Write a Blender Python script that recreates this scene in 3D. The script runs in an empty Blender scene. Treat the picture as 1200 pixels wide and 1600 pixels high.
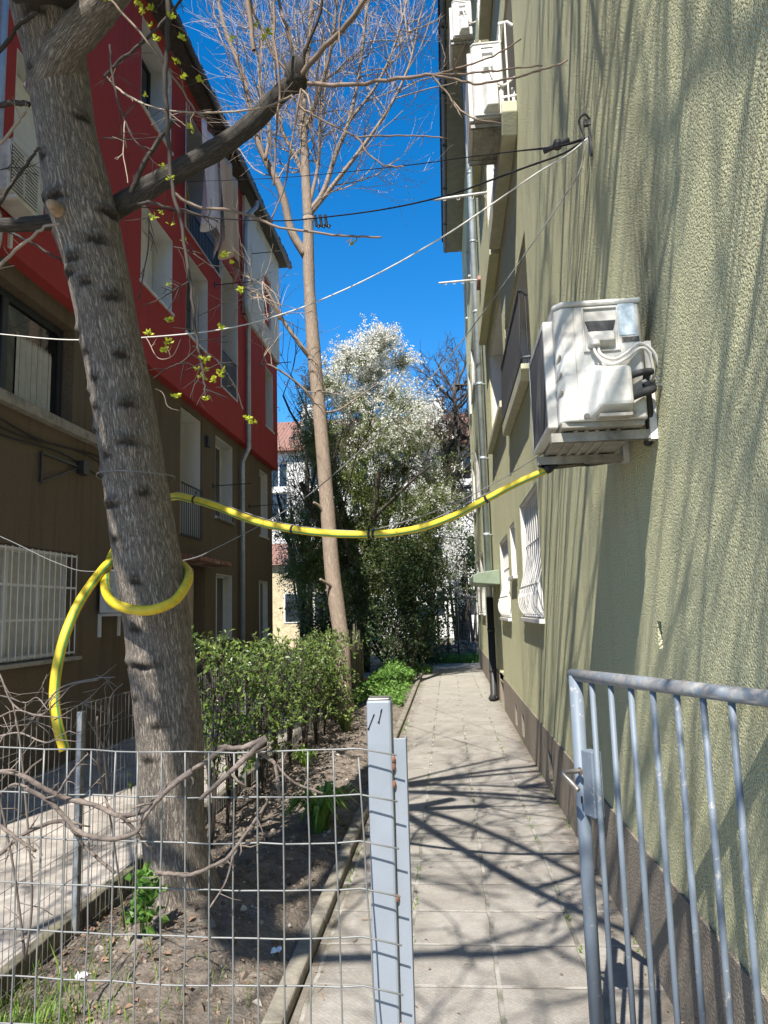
import bpy, math, random
from mathutils import Vector, Matrix, noise
V = Vector
rnd = random.Random(11)
U = rnd.uniform
scene = bpy.context.scene
COL = scene.collection

# ------------------------------------------------------------------ camera
F = 1150.0
yc = V((100 / F, -153 / F, -1)).normalized()
kk = (yc.x * -.028 + yc.y) / -yc.z
zc = V((-.028, 1, kk)).normalized()
xc = yc.cross(zc)
R3 = Matrix((xc, yc, zc))
CAM = V((0, 0, 1.6))
cd = bpy.data.cameras.new('camera')
cam = bpy.data.objects.new('camera', cd)
COL.objects.link(cam)
cam.matrix_world = Matrix.Translation(CAM) @ R3.to_4x4()
cd.sensor_fit = 'VERTICAL'
cd.sensor_height = 24
cd.lens = F / 1600 * 24
cd.clip_start = .05
cd.clip_end = 2000
scene.camera = cam


def ray(px, py):
    return R3 @ V(((px - 600) / F, (800 - py) / F, -1))


def at(px, py, X=None, Y=None, Z=None):
    d = ray(px, py)
    if X is not None: t = (X - CAM.x) / d.x
    elif Y is not None: t = (Y - CAM.y) / d.y
    else: t = (Z - CAM.z) / d.z
    return CAM + d * t


def vplane(px, py, P, Q):
    """point where the sight line meets the upright plane through P and Q (a hanging cable lies in one)"""
    n = V((Q.y - P.y, P.x - Q.x, 0))
    d = ray(px, py)
    return CAM + d * ((P - CAM).dot(n) / d.dot(n))


# ------------------------------------------------------------------ materials
def mat(name):
    m = bpy.data.materials.new(name)
    m.use_nodes = True
    nt = m.node_tree
    return m, nt, nt.nodes['Principled BSDF']


class G:
    """small node-graph writer"""
    def __init__(s, nt): s.nt = nt
    def n(s, t, **k):
        x = s.nt.nodes.new('ShaderNode' + t)
        for a, b in k.items(): setattr(x, a, b)
        return x
    def put(s, sock, v):
        if v is None: return
        if hasattr(v, 'is_output') or isinstance(v, bpy.types.NodeSocket): s.nt.links.new(v, sock)
        elif isinstance(v, (tuple, list)) and len(v) == 3 and sock.type == 'RGBA': sock.default_value = (*v, 1)
        else: sock.default_value = v
    def m(s, op, a, b=None, c=None):
        x = s.n('Math', operation=op)
        for i, q in enumerate((a, b, c)): s.put(x.inputs[i], q)
        return x.outputs[0]
    def coord(s, which='Object', scale=(1, 1, 1), rot=(0, 0, 0), loc=(0, 0, 0)):
        c = s.n('TexCoord'); mp = s.n('Mapping')
        s.nt.links.new(c.outputs[which], mp.inputs[0])
        mp.inputs[1].default_value = loc; mp.inputs[2].default_value = rot; mp.inputs[3].default_value = scale
        return mp.outputs[0]
    def sep(s, v):
        x = s.n('SeparateXYZ'); s.nt.links.new(v, x.inputs[0]); return x.outputs
    def noise(s, v, scale, detail=3, rough=.55, dist=0):
        x = s.n('TexNoise'); s.put(x.inputs['Vector'], v)
        x.inputs['Scale'].default_value = scale; x.inputs['Detail'].default_value = detail
        x.inputs['Roughness'].default_value = rough; x.inputs['Distortion'].default_value = dist
        return x.outputs['Fac']
    def voro(s, v, scale, feature='F1', out='Distance'):
        x = s.n('TexVoronoi', feature=feature); s.put(x.inputs['Vector'], v)
        x.inputs['Scale'].default_value = scale
        return x.outputs[out]
    def ramp(s, f, stops, interp='LINEAR'):
        x = s.n('ValToRGB'); s.put(x.inputs[0], f)
        e = x.color_ramp.elements; x.color_ramp.interpolation = interp
        while len(e) < len(stops): e.new(.5)
        for i, (p, c) in enumerate(stops):
            e[i].position = p
            e[i].color = (*c, 1) if isinstance(c, tuple) else (c, c, c, 1)
        return x.outputs[0]
    def mix(s, f, a, b, mode='MIX'):
        x = s.n('Mix', data_type='RGBA', blend_type=mode)
        s.put(x.inputs[0], f); s.put(x.inputs[6], a); s.put(x.inputs[7], b)
        return x.outputs[2]
    def bump(s, h, strength, dist, bsdf, base=None):
        x = s.n('Bump'); s.put(x.inputs['Height'], h)
        x.inputs['Strength'].default_value = strength; x.inputs['Distance'].default_value = dist
        if base: s.put(x.inputs['Normal'], base)
        if bsdf: s.nt.links.new(x.outputs[0], bsdf.inputs['Normal'])
        return x.outputs[0]


def simple(name, c, rough=.6, metal=0, var=.15, scale=6, bump=0, bscale=40, spec=.4, dirt=None, dscale=3, dthr=(.5, .7)):
    m, nt, b = mat(name); g = G(nt)
    o = g.coord()
    n = g.noise(o, scale, 5, .6)
    lo = tuple(x * (1 - var) for x in c); hi = tuple(min(1, x * (1 + var)) for x in c)
    col = g.ramp(n, [(.3, lo), (.7, hi)])
    if dirt:
        col = g.mix(g.ramp(g.noise(o, dscale, 6, .7), [(dthr[0], 0.), (dthr[1], 1.)]), col, dirt)
    g.put(b.inputs['Base Color'], col)
    b.inputs['Roughness'].default_value = rough
    b.inputs['Metallic'].default_value = metal
    b.inputs['Specular IOR Level'].default_value = spec
    if bump: g.bump(g.noise(o, bscale, 4), bump, .01, b)
    return m


def m_stucco(name, c, grain, strength, dist, streak=None, stain=None, var=.22):
    m, nt, b = mat(name); g = G(nt)
    o = g.coord()
    big = g.noise(o, .7, 4)
    fine = g.noise(o, grain, 4, .6)
    lo = tuple(x * (1 - var) for x in c); hi = tuple(min(1, x * (1 + var)) for x in c)
    col = g.ramp(g.noise(o, grain * 1.3, 2, .7), [(.36, lo), (.64, hi)])
    col = g.mix(g.ramp(big, [(.35, .3), (.65, 0.)]), col, tuple(x * .78 for x in c))
    sv = g.noise(g.coord(scale=(5, 5, .28)), 1.6, 5, .6)
    if streak: col = g.mix(g.m('MULTIPLY', g.ramp(sv, [(.5, 0.), (.75, 1.)]), .6), col, streak)
    if stain:
        p, r, sc = stain
        d = g.n('VectorMath', operation='DISTANCE')
        ob = g.coord(loc=(-p[0] * 1, -p[1] * 1.6, -p[2] * .75), scale=(1, 1.6, .75))
        nt.links.new(ob, d.inputs[0]); d.inputs[1].default_value = (0, 0, 0)
        f = g.m('MULTIPLY', g.ramp(d.outputs['Value'], [(.0, 1.), (r, 0.)]), g.ramp(g.noise(g.coord(scale=(1, 8, 1.5)), 4, 4), [(.3, .5), (.6, 1.)]))
        col = g.mix(g.m('MULTIPLY', f, .9), col, sc)
    g.put(b.inputs['Base Color'], col)
    b.inputs['Roughness'].default_value = .92
    b.inputs['Specular IOR Level'].default_value = .2
    h = g.m('ADD', g.m('MULTIPLY', g.noise(o, grain, 2, .8, .8), 1.0), g.m('MULTIPLY', g.voro(o, grain * .9), -1.0))
    h = g.m('ADD', h, g.m('MULTIPLY', g.noise(o, grain * .22, 3), .22))
    g.bump(h, strength, dist, b)
    return m


def m_bark(name, dark, light, fu, fv, strength, dist, thr=(.34, .62), scar=True, smooth_col=None):
    m, nt, b = mat(name); g = G(nt)
    uv = g.coord('UV', scale=(fu, fv, 1))
    w = g.noise(g.coord('UV', scale=(3, 3, 1)), 2, 3)
    n1 = g.noise(uv, 1, 5, .65, .6)
    vor = g.voro(g.coord('UV', scale=(fu * .8, fv * .7, 1)), 1, 'DISTANCE_TO_EDGE')
    rid = g.m('ABSOLUTE', g.m('SUBTRACT', g.noise(uv, .8, 4, .7, .5), .5))
    h = g.m('ADD', g.m('MULTIPLY', g.ramp(rid, [(0., 0.), (.10, 1.)]), .42), g.m('MULTIPLY', n1, .62))
    h = g.m('ADD', h, g.m('MULTIPLY', g.ramp(vor, [(0., 0.), (.16, 1.)]), .10))
    col = g.ramp(h, [(thr[0], dark), (thr[1] + .18, light)])
    col = g.mix(g.ramp(w, [(.4, 0.), (.7, .35)]), col, tuple((a + c) * .42 for a, c in zip(dark, light)))
    if scar:
        a = g.n('Attribute', attribute_name='scar')
        col = g.mix(g.m('MINIMUM', g.m('MULTIPLY', a.outputs['Fac'], 1.15), .9), col, tuple(x * .45 for x in dark))
    g.put(b.inputs['Base Color'], col)
    b.inputs['Roughness'].default_value = .85
    b.inputs['Specular IOR Level'].default_value = .25
    g.bump(h, strength, dist, b)
    return m


def m_leaf(name, c1, c2, c3=None, rough=.45, trans=.3, scale=3):
    m, nt, b = mat(name); g = G(nt)
    o = g.coord()
    geo = g.n('NewGeometry')
    f = g.m('ADD', g.m('MULTIPLY', geo.outputs['Random Per Island'], .7), g.m('MULTIPLY', g.noise(o, scale, 3), .3))
    st = [(.15, c1), (.75, c2)] + ([(.95, c3)] if c3 else [])
    col = g.ramp(f, st)
    g.put(b.inputs['Base Color'], col)
    b.inputs['Roughness'].default_value = rough
    b.inputs['Specular IOR Level'].default_value = .35
    t = g.n('BsdfTranslucent'); g.put(t.inputs[0], col)
    mx = g.n('MixShader'); mx.inputs[0].default_value = trans
    out = [n for n in nt.nodes if n.type == 'OUTPUT_MATERIAL'][0]
    nt.links.new(b.outputs[0], mx.inputs[1]); nt.links.new(t.outputs[0], mx.inputs[2]); nt.links.new(mx.outputs[0], out.inputs[0])
    return m


def m_glass(name, c=(.02, .025, .03), rough=.06):
    m, nt, b = mat(name); g = G(nt)
    o = g.coord()
    g.put(b.inputs['Base Color'], g.ramp(g.noise(o, 1.3, 3), [(.35, tuple(x * .5 for x in c)), (.7, tuple(x * 1.8 for x in c))]))
    b.inputs['Roughness'].default_value = rough
    b.inputs['Specular IOR Level'].default_value = .6
    g.bump(g.noise(o, 2.5, 1), .05, .02, b)
    return m


M = {}
M['stucco'] = m_stucco('green_stucco', (.83, .81, .51), 128, 1.0, .018, streak=(.56, .56, .40),
                       stain=((.85 - 5.85, 2.92 - 8, 2.98), .62, (.075, .075, .07)))
M['plinth'] = m_stucco('plinth_stucco', (.29, .25, .205), 95, .9, .009, streak=(.13, .11, .09))
M['brown'] = m_stucco('brown_render', (.15, .118, .085), 60, .5, .007, streak=(.075, .062, .05), var=.3)
M['red'] = m_stucco('red_render', (.40, .058, .054), 110, .2, .003, var=.1, streak=(.26, .042, .04))
M['white_render'] = m_stucco('white_render', (.70, .68, .65), 100, .15, .003, var=.05, streak=(.5, .48, .45))
M['loggia'] = m_stucco('loggia_plaster', (.62, .61, .62), 80, .2, .003, var=.05)
M['far_white'] = m_stucco('far_white_render', (.66, .65, .62), 8, .2, .01, streak=(.45, .43, .4))
M['yellow_render'] = m_stucco('yellow_render', (.50, .42, .27), 8, .2, .01)
M['white_pvc'] = simple('white_window_frame', (.62, .61, .59), .4, var=.06, dirt=(.42, .40, .37), dthr=(.55, .8))
M['shade_white'] = simple('white_shutter', (.72, .72, .7), .5, var=.05)
M['glass'] = m_glass('window_glass')
M['dark_glass'] = m_glass('dark_window_glass', (.012, .014, .016), .03)
M['black_frame'] = simple('dark_window_frame', (.03, .033, .04), .5)
M['curtain'] = simple('net_curtain', (.45, .45, .43), .9, var=.12, scale=10)
M['black_metal'] = simple('black_painted_metal', (.022, .024, .028), .4, spec=.6)
M['white_metal'] = simple('white_painted_metal', (.66, .65, .63), .45, var=.06, dirt=(.45, .38, .3), dthr=(.62, .75))
M['ac'] = simple('white_ac_casing', (.60, .595, .565), .45, var=.08, scale=3, dirt=(.30, .275, .235), dscale=4, dthr=(.47, .78))
M['ac_under'] = simple('grimy_ac_underside', (.34, .32, .28), .6, var=.3, scale=9, dirt=(.1, .09, .08), dthr=(.52, .7))
M['ac_dark'] = simple('dark_ac_grille', (.045, .045, .05), .5)
M['sticker'] = simple('pale_blue_sticker', (.50, .60, .68), .4, var=.2, scale=60)
M['sticker_dark'] = simple('worn_dark_sticker', (.12, .11, .10), .5, var=.9, scale=90)
M['rubber'] = simple('black_pipe_insulation', (.035, .036, .04), .7, bump=.3)
M['wire_white'] = simple('white_cable', (.66, .64, .60), .5)
M['wire_grey'] = simple('grey_cable', (.20, .20, .20), .5)
M['wire_black'] = simple('black_cable', (.016, .016, .017), .5)
M['zinc'] = simple('galvanised_pipe', (.42, .47, .50), .42, metal=.35, var=.2, scale=4, dirt=(.24, .25, .26), dthr=(.55, .75))
M['black_pipe'] = simple('black_cast_pipe', (.035, .036, .038), .5)
M['galv'] = simple('galvanised_wire', (.20, .205, .205), .5, metal=.25, var=.2, scale=20, spec=.4)
M['galv_old'] = simple('dull_fence_wire', (.15, .15, .145), .65, var=.3, scale=20)
M['galv_post'] = simple('weathered_galvanised_post', (.27, .285, .305), .5, metal=.4, var=.45, scale=14)
M['dark_gutter'] = simple('dark_gutter', (.035, .04, .042), .5)
M['soffit'] = simple('grey_green_soffit', (.24, .25, .20), .8)
M['canopy'] = simple('green_canopy_paint', (.20, .25, .18), .55)
M['wood_dark'] = simple('dark_door_wood', (.06, .05, .045), .6)
M['roof_dark'] = simple('dark_roof_tiles', (.06, .055, .05), .8, var=.4, scale=12, bump=.5)
M['concrete'] = simple('concrete_ledge', (.30, .28, .245), .9, var=.25, scale=9, bump=.4, dirt=(.12, .11, .09))
M['pale_concrete'] = simple('pale_concrete', (.46, .45, .33), .9, var=.12, scale=9, bump=.3)
M['rust'] = simple('rusty_sheet', (.22, .10, .06), .8, var=.5, scale=12, dirt=(.5, .45, .4))
M['pinkwall'] = simple('pale_pink_panel', (.55, .46, .41), .8)
M['cloth_white'] = simple('off_white_cloth', (.74, .68, .70), .95, var=.08)
M['cloth_beige'] = simple('beige_cloth', (.66, .50, .38), .95, var=.1)
M['yellow_plastic'] = simple('yellow_plastic', (.70, .45, .02), .4)
M['tape'] = simple('black_tape', (.02, .02, .022), .35)
M['tilered'] = None
M['pink_board'] = simple('dusty_pink_board', (.42, .24, .20), .8)

# painted steel with chips
def m_paint(name, c, chip, thr):
    m, nt, b = mat(name); g = G(nt); o = g.coord()
    col = g.ramp(g.noise(o, 5, 5), [(.3, tuple(x * .88 for x in c)), (.7, tuple(min(1, x * 1.1) for x in c))])
    n = g.noise(o, 45, 6, .75)
    big = g.noise(o, 4, 2)
    f = g.ramp(g.m('ADD', n, g.m('MULTIPLY', big, .35)), [(thr, 0.), (thr + .035, 1.)])
    g.put(b.inputs['Base Color'], g.mix(f, col, chip))
    b.inputs['Roughness'].default_value = .55
    g.bump(g.m('SUBTRACT', g.m('MULTIPLY', g.noise(o, 60, 3), .35), f), .35, .002, b)
    return m
M['gate_paint'] = m_paint('chipped_blue_grey_paint', (.155, .19, .235), (.36, .355, .35), .80)
M['post_paint'] = m_paint('pale_blue_grey_paint', (.235, .265, .31), (.32, .24, .17), .85)
M['rail_paint'] = m_paint('worn_grey_rail_paint', (.185, .215, .25), (.27, .258, .25), .66)
M['bare_steel'] = simple('worn_bare_steel', (.30, .27, .24), .4, metal=.7, var=.4, scale=30)

# yellow hose, thin green stripe along it, from the tube's own UV
def m_hose():
    m, nt, b = mat('yellow_hose'); g = G(nt)
    u = g.sep(g.coord('UV'))
    d = g.m('ABSOLUTE', g.m('SUBTRACT', u[0], .40))
    st = g.ramp(d, [(.034, 1.), (.046, 0.)])
    o = g.coord()
    y = g.ramp(g.noise(o, 12, 5), [(.35, (.66, .47, .02)), (.7, (.80, .60, .035))])
    y = g.mix(g.ramp(g.noise(o, 14, 7, .75), [(.5, 0.), (.72, .6)]), y, (.30, .22, .05))
    g.put(b.inputs['Base Color'], g.mix(st, y, (.10, .30, .10)))
    b.inputs['Roughness'].default_value = .5
    g.bump(g.noise(o, 30, 3), .12, .004, b)
    return m
M['hose'] = m_hose()

M['bark'] = m_bark('big_tree_bark', (.062, .052, .044), (.41, .355, .30), 100, 15, 1.0, .008, (.26, .72))
M['limb_bark'] = m_bark('dark_limb_bark', (.03, .027, .025), (.095, .084, .074), 45, 12, .7, .006, scar=False)
M['tan_bark'] = m_bark('tan_tree_bark', (.20, .158, .125), (.36, .285, .225), 26, 7, .7, .01, (.2, .6), scar=False)
M['dark_bark'] = m_bark('dark_tree_bark', (.04, .034, .028), (.15, .125, .105), 10, 3, .6, .015, scar=False)
M['twig_tan'] = simple('tan_twigs', (.40, .30, .22), .85, var=.3, scale=3)
M['twig_pale'] = simple('pale_grey_twigs', (.36, .29, .23), .85, var=.35, scale=2)
M['twig_dark'] = simple('dark_twigs', (.05, .04, .034), .85, var=.3, scale=3)
M['shoot'] = simple('brown_shoots', (.19, .138, .105), .75, var=.3, scale=5)
M['vine'] = simple('reddish_grey_vine_bark', (.15, .122, .106), .9, var=.55, scale=22, bump=.7, bscale=60)
M['cut_wood'] = simple('cut_wood', (.36, .26, .18), .9, var=.3, scale=40)
M['bud'] = m_leaf('yellow_green_buds', (.36, .42, .03), (.55, .60, .06), trans=.4)
M['hedge_leaf'] = m_leaf('hedge_leaves', (.045, .085, .018), (.14, .21, .045), (.27, .32, .07), rough=.35, trans=.22)
M['dark_leaf'] = m_leaf('dark_evergreen_leaves', (.018, .034, .014), (.05, .085, .03), trans=.2)
M['mid_leaf'] = m_leaf('young_green_leaves', (.10, .14, .04), (.25, .31, .10), trans=.35)
M['blossom'] = m_leaf('white_blossom', (.66, .65, .60), (.86, .86, .83), rough=.7, trans=.35)
M['grass'] = m_leaf('grass_blades', (.08, .16, .025), (.24, .38, .07), trans=.35, rough=.4)
M['weed'] = m_leaf('bright_weeds', (.07, .17, .03), (.20, .36, .08), trans=.35)
M['litter'] = m_leaf('dry_leaf_litter', (.14, .085, .055), (.34, .22, .15), rough=.85, trans=.1)
M['paper'] = simple('white_paper_scrap', (.72, .73, .75), .7)
M['stone'] = simple('rubble_stone', (.33, .30, .27), .9, var=.4, scale=8, bump=.5, bscale=25)
M['pebble'] = m_leaf('soil_clods_and_pebbles', (.10, .075, .055), (.26, .215, .18), (.5, .47, .43), rough=.95, trans=.0)
M['timber'] = simple('rotten_edge_board', (.13, .115, .085), .95, var=.5, scale=14, bump=.8, bscale=30, dirt=(.16, .175, .085), dthr=(.5, .75))


def m_soil():
    m, nt, b = mat('garden_soil'); g = G(nt); o = g.coord()
    n = g.noise(o, 9, 8, .7)
    col = g.ramp(n, [(.28, (.10, .082, .067)), (.55, (.25, .212, .178)), (.75, (.37, .33, .29))])
    sp = g.ramp(g.voro(o, 70), [(.08, 1.), (.14, 0.)])
    col = g.mix(g.m('MULTIPLY', sp, g.ramp(g.noise(o, 6, 3), [(.45, 0.), (.65, .8)])), col, (.42, .37, .31))
    g.put(b.inputs['Base Color'], col)
    b.inputs['Roughness'].default_value = .95; b.inputs['Specular IOR Level'].default_value = .15
    g.bump(g.m('ADD', g.noise(o, 45, 8, .75), g.m('MULTIPLY', g.voro(o, 55), -.5)), 1., .025, b)
    return m
M['soil'] = m_soil()


def m_path():
    m, nt, b = mat('concrete_paving_tiles'); g = G(nt)
    o = g.coord(); s = g.sep(o)
    wob = g.m('MULTIPLY', g.m('SUBTRACT', g.noise(o, 3, 3), .5), .035)
    u = g.m('DIVIDE', g.m('ADD', g.m('ADD', s[0], .245), wob), .40)
    v = g.m('DIVIDE', g.m('ADD', g.m('ADD', s[1], .19), wob), .40)
    fu = g.m('FRACT', u); fv = g.m('FRACT', v)
    eu = g.m('MINIMUM', fu, g.m('SUBTRACT', 1, fu)); ev = g.m('MINIMUM', fv, g.m('SUBTRACT', 1, fv))
    wid = g.m('ADD', .010, g.m('MULTIPLY', g.noise(o, 14, 4), .02))
    su = g.ramp(g.m('SUBTRACT', eu, wid), [(0., 1.), (.012, 0.)])
    sv = g.ramp(g.m('SUBTRACT', ev, wid), [(0., 1.), (.012, 0.)])
    # one tone per tile
    cb = g.n('CombineXYZ'); g.put(cb.inputs[0], g.m('FLOOR', u)); g.put(cb.inputs[1], g.m('FLOOR', v))
    wn = g.n('TexWhiteNoise', noise_dimensions='2D'); nt.links.new(cb.outputs[0], wn.inputs['Vector'])
    base = g.ramp(wn.outputs['Value'], [(0., (.27, .254, .232)), (1., (.33, .313, .288))])
    n = g.noise(o, 7, 8, .7)
    base = g.mix(g.ramp(n, [(.35, .55), (.62, 0.)]), base, (.19, .17, .15))
    base = g.mix(g.ramp(g.noise(o, 60, 4, .7), [(.5, 0.), (.8, .55)]), base, (.46, .44, .40))
    base = g.mix(g.ramp(g.noise(o, 1.7, 6, .65), [(.48, 0.), (.66, .6)]), base, (.185, .17, .15))
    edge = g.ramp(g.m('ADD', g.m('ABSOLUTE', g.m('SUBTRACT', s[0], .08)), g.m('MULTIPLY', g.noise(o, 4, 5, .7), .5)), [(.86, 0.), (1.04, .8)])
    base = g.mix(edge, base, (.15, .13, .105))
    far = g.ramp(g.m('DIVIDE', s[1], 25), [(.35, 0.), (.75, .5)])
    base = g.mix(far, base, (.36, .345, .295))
    mort = g.mix(g.ramp(g.noise(o, 5, 4), [(.4, 0.), (.6, 1.)]), (.42, .40, .37), (.10, .10, .07))
    mort2 = g.mix(g.ramp(g.noise(o, 9, 4), [(.42, 0.), (.6, 1.)]), (.42, .40, .37), (.15, .14, .115))
    col = g.mix(g.m('MULTIPLY', su, .7), base, mort); col = g.mix(g.m('MULTIPLY', sv, .55), col, mort2)
    g.put(b.inputs['Base Color'], col)
    b.inputs['Roughness'].default_value = .9; b.inputs['Specular IOR Level'].default_value = .2
    # fine diamond relief pressed into the tiles
    r = g.sep(g.coord(rot=(0, 0, math.radians(45)), scale=(55, 55, 1)))
    dm = g.m('MULTIPLY', g.m('MAXIMUM', g.m('SINE', g.m('MULTIPLY', r[0], 6.283)), g.m('SINE', g.m('MULTIPLY', r[1], 6.283))), .10)
    h = g.m('ADD', dm, g.m('MULTIPLY', g.noise(o, 50, 6, .7), .8))
    h = g.m('SUBTRACT', h, g.m('MULTIPLY', g.m('MAXIMUM', su, sv), 1.2))
    g.bump(h, .7, .006, b)
    return m
M['path'] = m_path()
M['yard'] = simple('worn_yard_concrete', (.40, .365, .33), .92, var=.2, scale=2.5, bump=.7, bscale=22, dirt=(.20, .18, .16), dscale=2, dthr=(.42, .66))
M['kerb'] = simple('concrete_kerb', (.22, .20, .165), .92, var=.35, scale=10, bump=.6, bscale=35, dirt=(.11, .10, .07), dthr=(.52, .7))
M['terrain'] = simple('rough_ground', (.13, .115, .075), .95, var=.5, scale=1.5, bump=.8, bscale=6)


def m_rooftile():
    m, nt, b = mat('red_roof_tiles'); g = G(nt); o = g.coord()
    w = g.n('TexWave', wave_type='BANDS', bands_direction='X'); g.put(w.inputs[0], o); w.inputs['Scale'].default_value = 1.4
    col = g.ramp(g.noise(o, 5, 6), [(.3, (.19, .095, .07)), (.7, (.32, .165, .12))])
    g.put(b.inputs['Base Color'], col); b.inputs['Roughness'].default_value = .85
    g.bump(w.outputs['Fac'], .8, .1, b)
    return m
M['tilered'] = m_rooftile()


# ------------------------------------------------------------------ mesh builder
class MB:
    def __init__(s):
        s.v = []; s.f = []; s.uv = {}; s.attr = None
    def add(s, vs, fs):
        k = len(s.v); s.v += [tuple(p) for p in vs]
        s.f += [tuple(i + k for i in f) for f in fs]
        return k
    def quad(s, a, b, c, d): s.add([a, b, c, d], [(0, 1, 2, 3)])
    def box(s, x0, x1, y0, y1, z0, z1):
        s.add([(x, y, z) for x in (x0, x1) for y in (y0, y1) for z in (z0, z1)],
              [(0, 1, 3, 2), (4, 6, 7, 5), (0, 4, 5, 1), (2, 3, 7, 6), (0, 2, 6, 4), (1, 5, 7, 3)])
    def obox(s, a, b, w, h, up=V((0, 0, 1))):
        """bar from a to b, w across, h along up"""
        d = (b - a).normalized(); sx = d.cross(up).normalized(); u = sx.cross(d)
        P = []
        for p in (a, b):
            for i, j in ((-1, -1), (1, -1), (1, 1), (-1, 1)): P.append(p + sx * (w / 2 * i) + u * (h / 2 * j))
        s.add(P, [(3, 2, 1, 0), (4, 5, 6, 7), (0, 1, 5, 4), (1, 2, 6, 5), (2, 3, 7, 6), (3, 0, 4, 7)])
    def tube(s, pts, r, n=8, cap=True, uv=False):
        pts = [V(p) for p in pts]
        L = len(pts)
        if not hasattr(r, '__len__'): r = [r] * L
        t0 = (pts[1] - pts[0]).normalized()
        ref = V((0, 0, 1)) if abs(t0.z) < .9 else V((0, 1, 0))
        nx = t0.cross(ref).normalized()
        m = n + 1 if uv else n
        vs = []; ln = 0; base = len(s.v)
        for i, p in enumerate(pts):
            t = (pts[min(i + 1, L - 1)] - pts[max(i - 1, 0)])
            t = t.normalized() if t.length > 1e-9 else t0
            nx = (nx - t * nx.dot(t))
            nx = nx.normalized() if nx.length > 1e-6 else t.orthogonal().normalized()
            ny = t.cross(nx)
            if i: ln += (p - pts[i - 1]).length
            for j in range(m):
                a = 2 * math.pi * j / n
                if uv: s.uv[base + len(vs)] = (j / n, ln)
                vs.append(p + (nx * math.cos(a) + ny * math.sin(a)) * r[i])
        fs = []
        for i in range(L - 1):
            for j in range(n):
                k = (j + 1) if uv else (j + 1) % n
                fs.append((i * m + j, i * m + k, (i + 1) * m + k, (i + 1) * m + j))
        if cap and n > 3:
            fs.append(tuple(reversed(range(n)))); fs.append(tuple(range((L - 1) * m, (L - 1) * m + n)))
        s.add(vs, fs)
    def prism(s, poly, axis, a, b):
        """poly in the other two axes (x: (y,z), y: (x,z), z: (x,y)) extruded from a to b"""
        def P(p, q):
            return {'x': (q, p[0], p[1]), 'y': (p[0], q, p[1]), 'z': (p[0], p[1], q)}[axis]
        n = len(poly)
        s.add([P(p, a) for p in poly] + [P(p, b) for p in poly],
              [tuple(reversed(range(n))), tuple(range(n, 2 * n))] + [(i, (i + 1) % n, n + (i + 1) % n, n + i) for i in range(n)])
    def lathe(s, prof, c, n=16):
        vs = [V((c[0] + r * math.cos(2 * math.pi * j / n), c[1] + r * math.sin(2 * math.pi * j / n), c[2] + z)) for r, z in prof for j in range(n)]
        s.add(vs, [(i * n + j, i * n + (j + 1) % n, (i + 1) * n + (j + 1) % n, (i + 1) * n + j) for i in range(len(prof) - 1) for j in range(n)])
    def leaf(s, p, d, up, L, W, fold=.25):
        """one folded leaf blade"""
        sd = d.cross(up)
        sd = sd.normalized() if sd.length > 1e-6 else d.orthogonal().normalized()
        u = sd.cross(d)
        m = p + d * (L * .5)
        s.add([p, m + sd * (W / 2) + u * (W * fold), p + d * L, m - sd * (W / 2) + u * (W * fold)], [(0, 1, 2), (0, 2, 3)])


ORG = {}


def setp(o, label=None, cat=None, group=None, kind=None):
    if label: o['label'] = label
    if cat: o['category'] = cat
    if group: o['group'] = group
    if kind: o['kind'] = kind
    return o


def obj(name, mb, m, parent=None, smooth=False, bevel=0, label=None, cat=None, group=None, kind=None, org=None):
    me = bpy.data.meshes.new(name)
    if parent: O = ORG[parent.name]
    elif org is not None: O = V(org)
    else:
        xs = [p[0] for p in mb.v]; ys = [p[1] for p in mb.v]; zs = [p[2] for p in mb.v]
        O = V(((min(xs) + max(xs)) / 2, (min(ys) + max(ys)) / 2, min(zs)))
    if kind == 'structure': O = V((0, 0, 0))
    me.from_pydata([(p[0] - O.x, p[1] - O.y, p[2] - O.z) for p in mb.v], [], mb.f)
    if mb.uv:
        ul = me.uv_layers.new(name='UVMap')
        for lp in me.loops:
            if lp.vertex_index in mb.uv: ul.data[lp.index].uv = mb.uv[lp.vertex_index]
    if mb.attr:
        at_ = me.attributes.new('scar', 'FLOAT', 'POINT')
        at_.data.foreach_set('value', mb.attr)
    if smooth: me.polygons.foreach_set('use_smooth', [True] * len(me.polygons))
    me.materials.append(m)
    me.update()
    o = bpy.data.objects.new(name, me); COL.objects.link(o)
    if parent: o.parent = parent
    else: o.location = O
    ORG[o.name] = O
    if bevel:
        b = o.modifiers.new('bevel', 'BEVEL'); b.width = bevel; b.segments = 2; b.limit_method = 'ANGLE'
    return setp(o, label, cat, group, kind)


def thing(name, loc, label, cat, group=None):
    o = bpy.data.objects.new(name, None); COL.objects.link(o)
    o.location = loc; o.empty_display_size = .1
    ORG[o.name] = V(loc)
    return setp(o, label, cat, group)


def smoothpath(pts, k=6):
    """Catmull-Rom through the points"""
    pts = [V(p) for p in pts]
    P = [pts[0] * 2 - pts[1]] + pts + [pts[-1] * 2 - pts[-2]]
    out = []
    for i in range(1, len(P) - 2):
        a, b, c, d = P[i - 1:i + 3]
        for j in range(k):
            t = j / k
            out.append(.5 * ((2 * b) + (c - a) * t + (2 * a - 5 * b + 4 * c - d) * t * t + (3 * b - a - 3 * c + d) * t ** 3))
    out.append(pts[-1])
    return out


def lerp(a, b, t): return a + (b - a) * t


def rdir():
    while 1:
        p = V((U(-1, 1), U(-1, 1), U(-1, 1)))
        if .05 < p.length < 1: return p.normalized()


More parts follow.
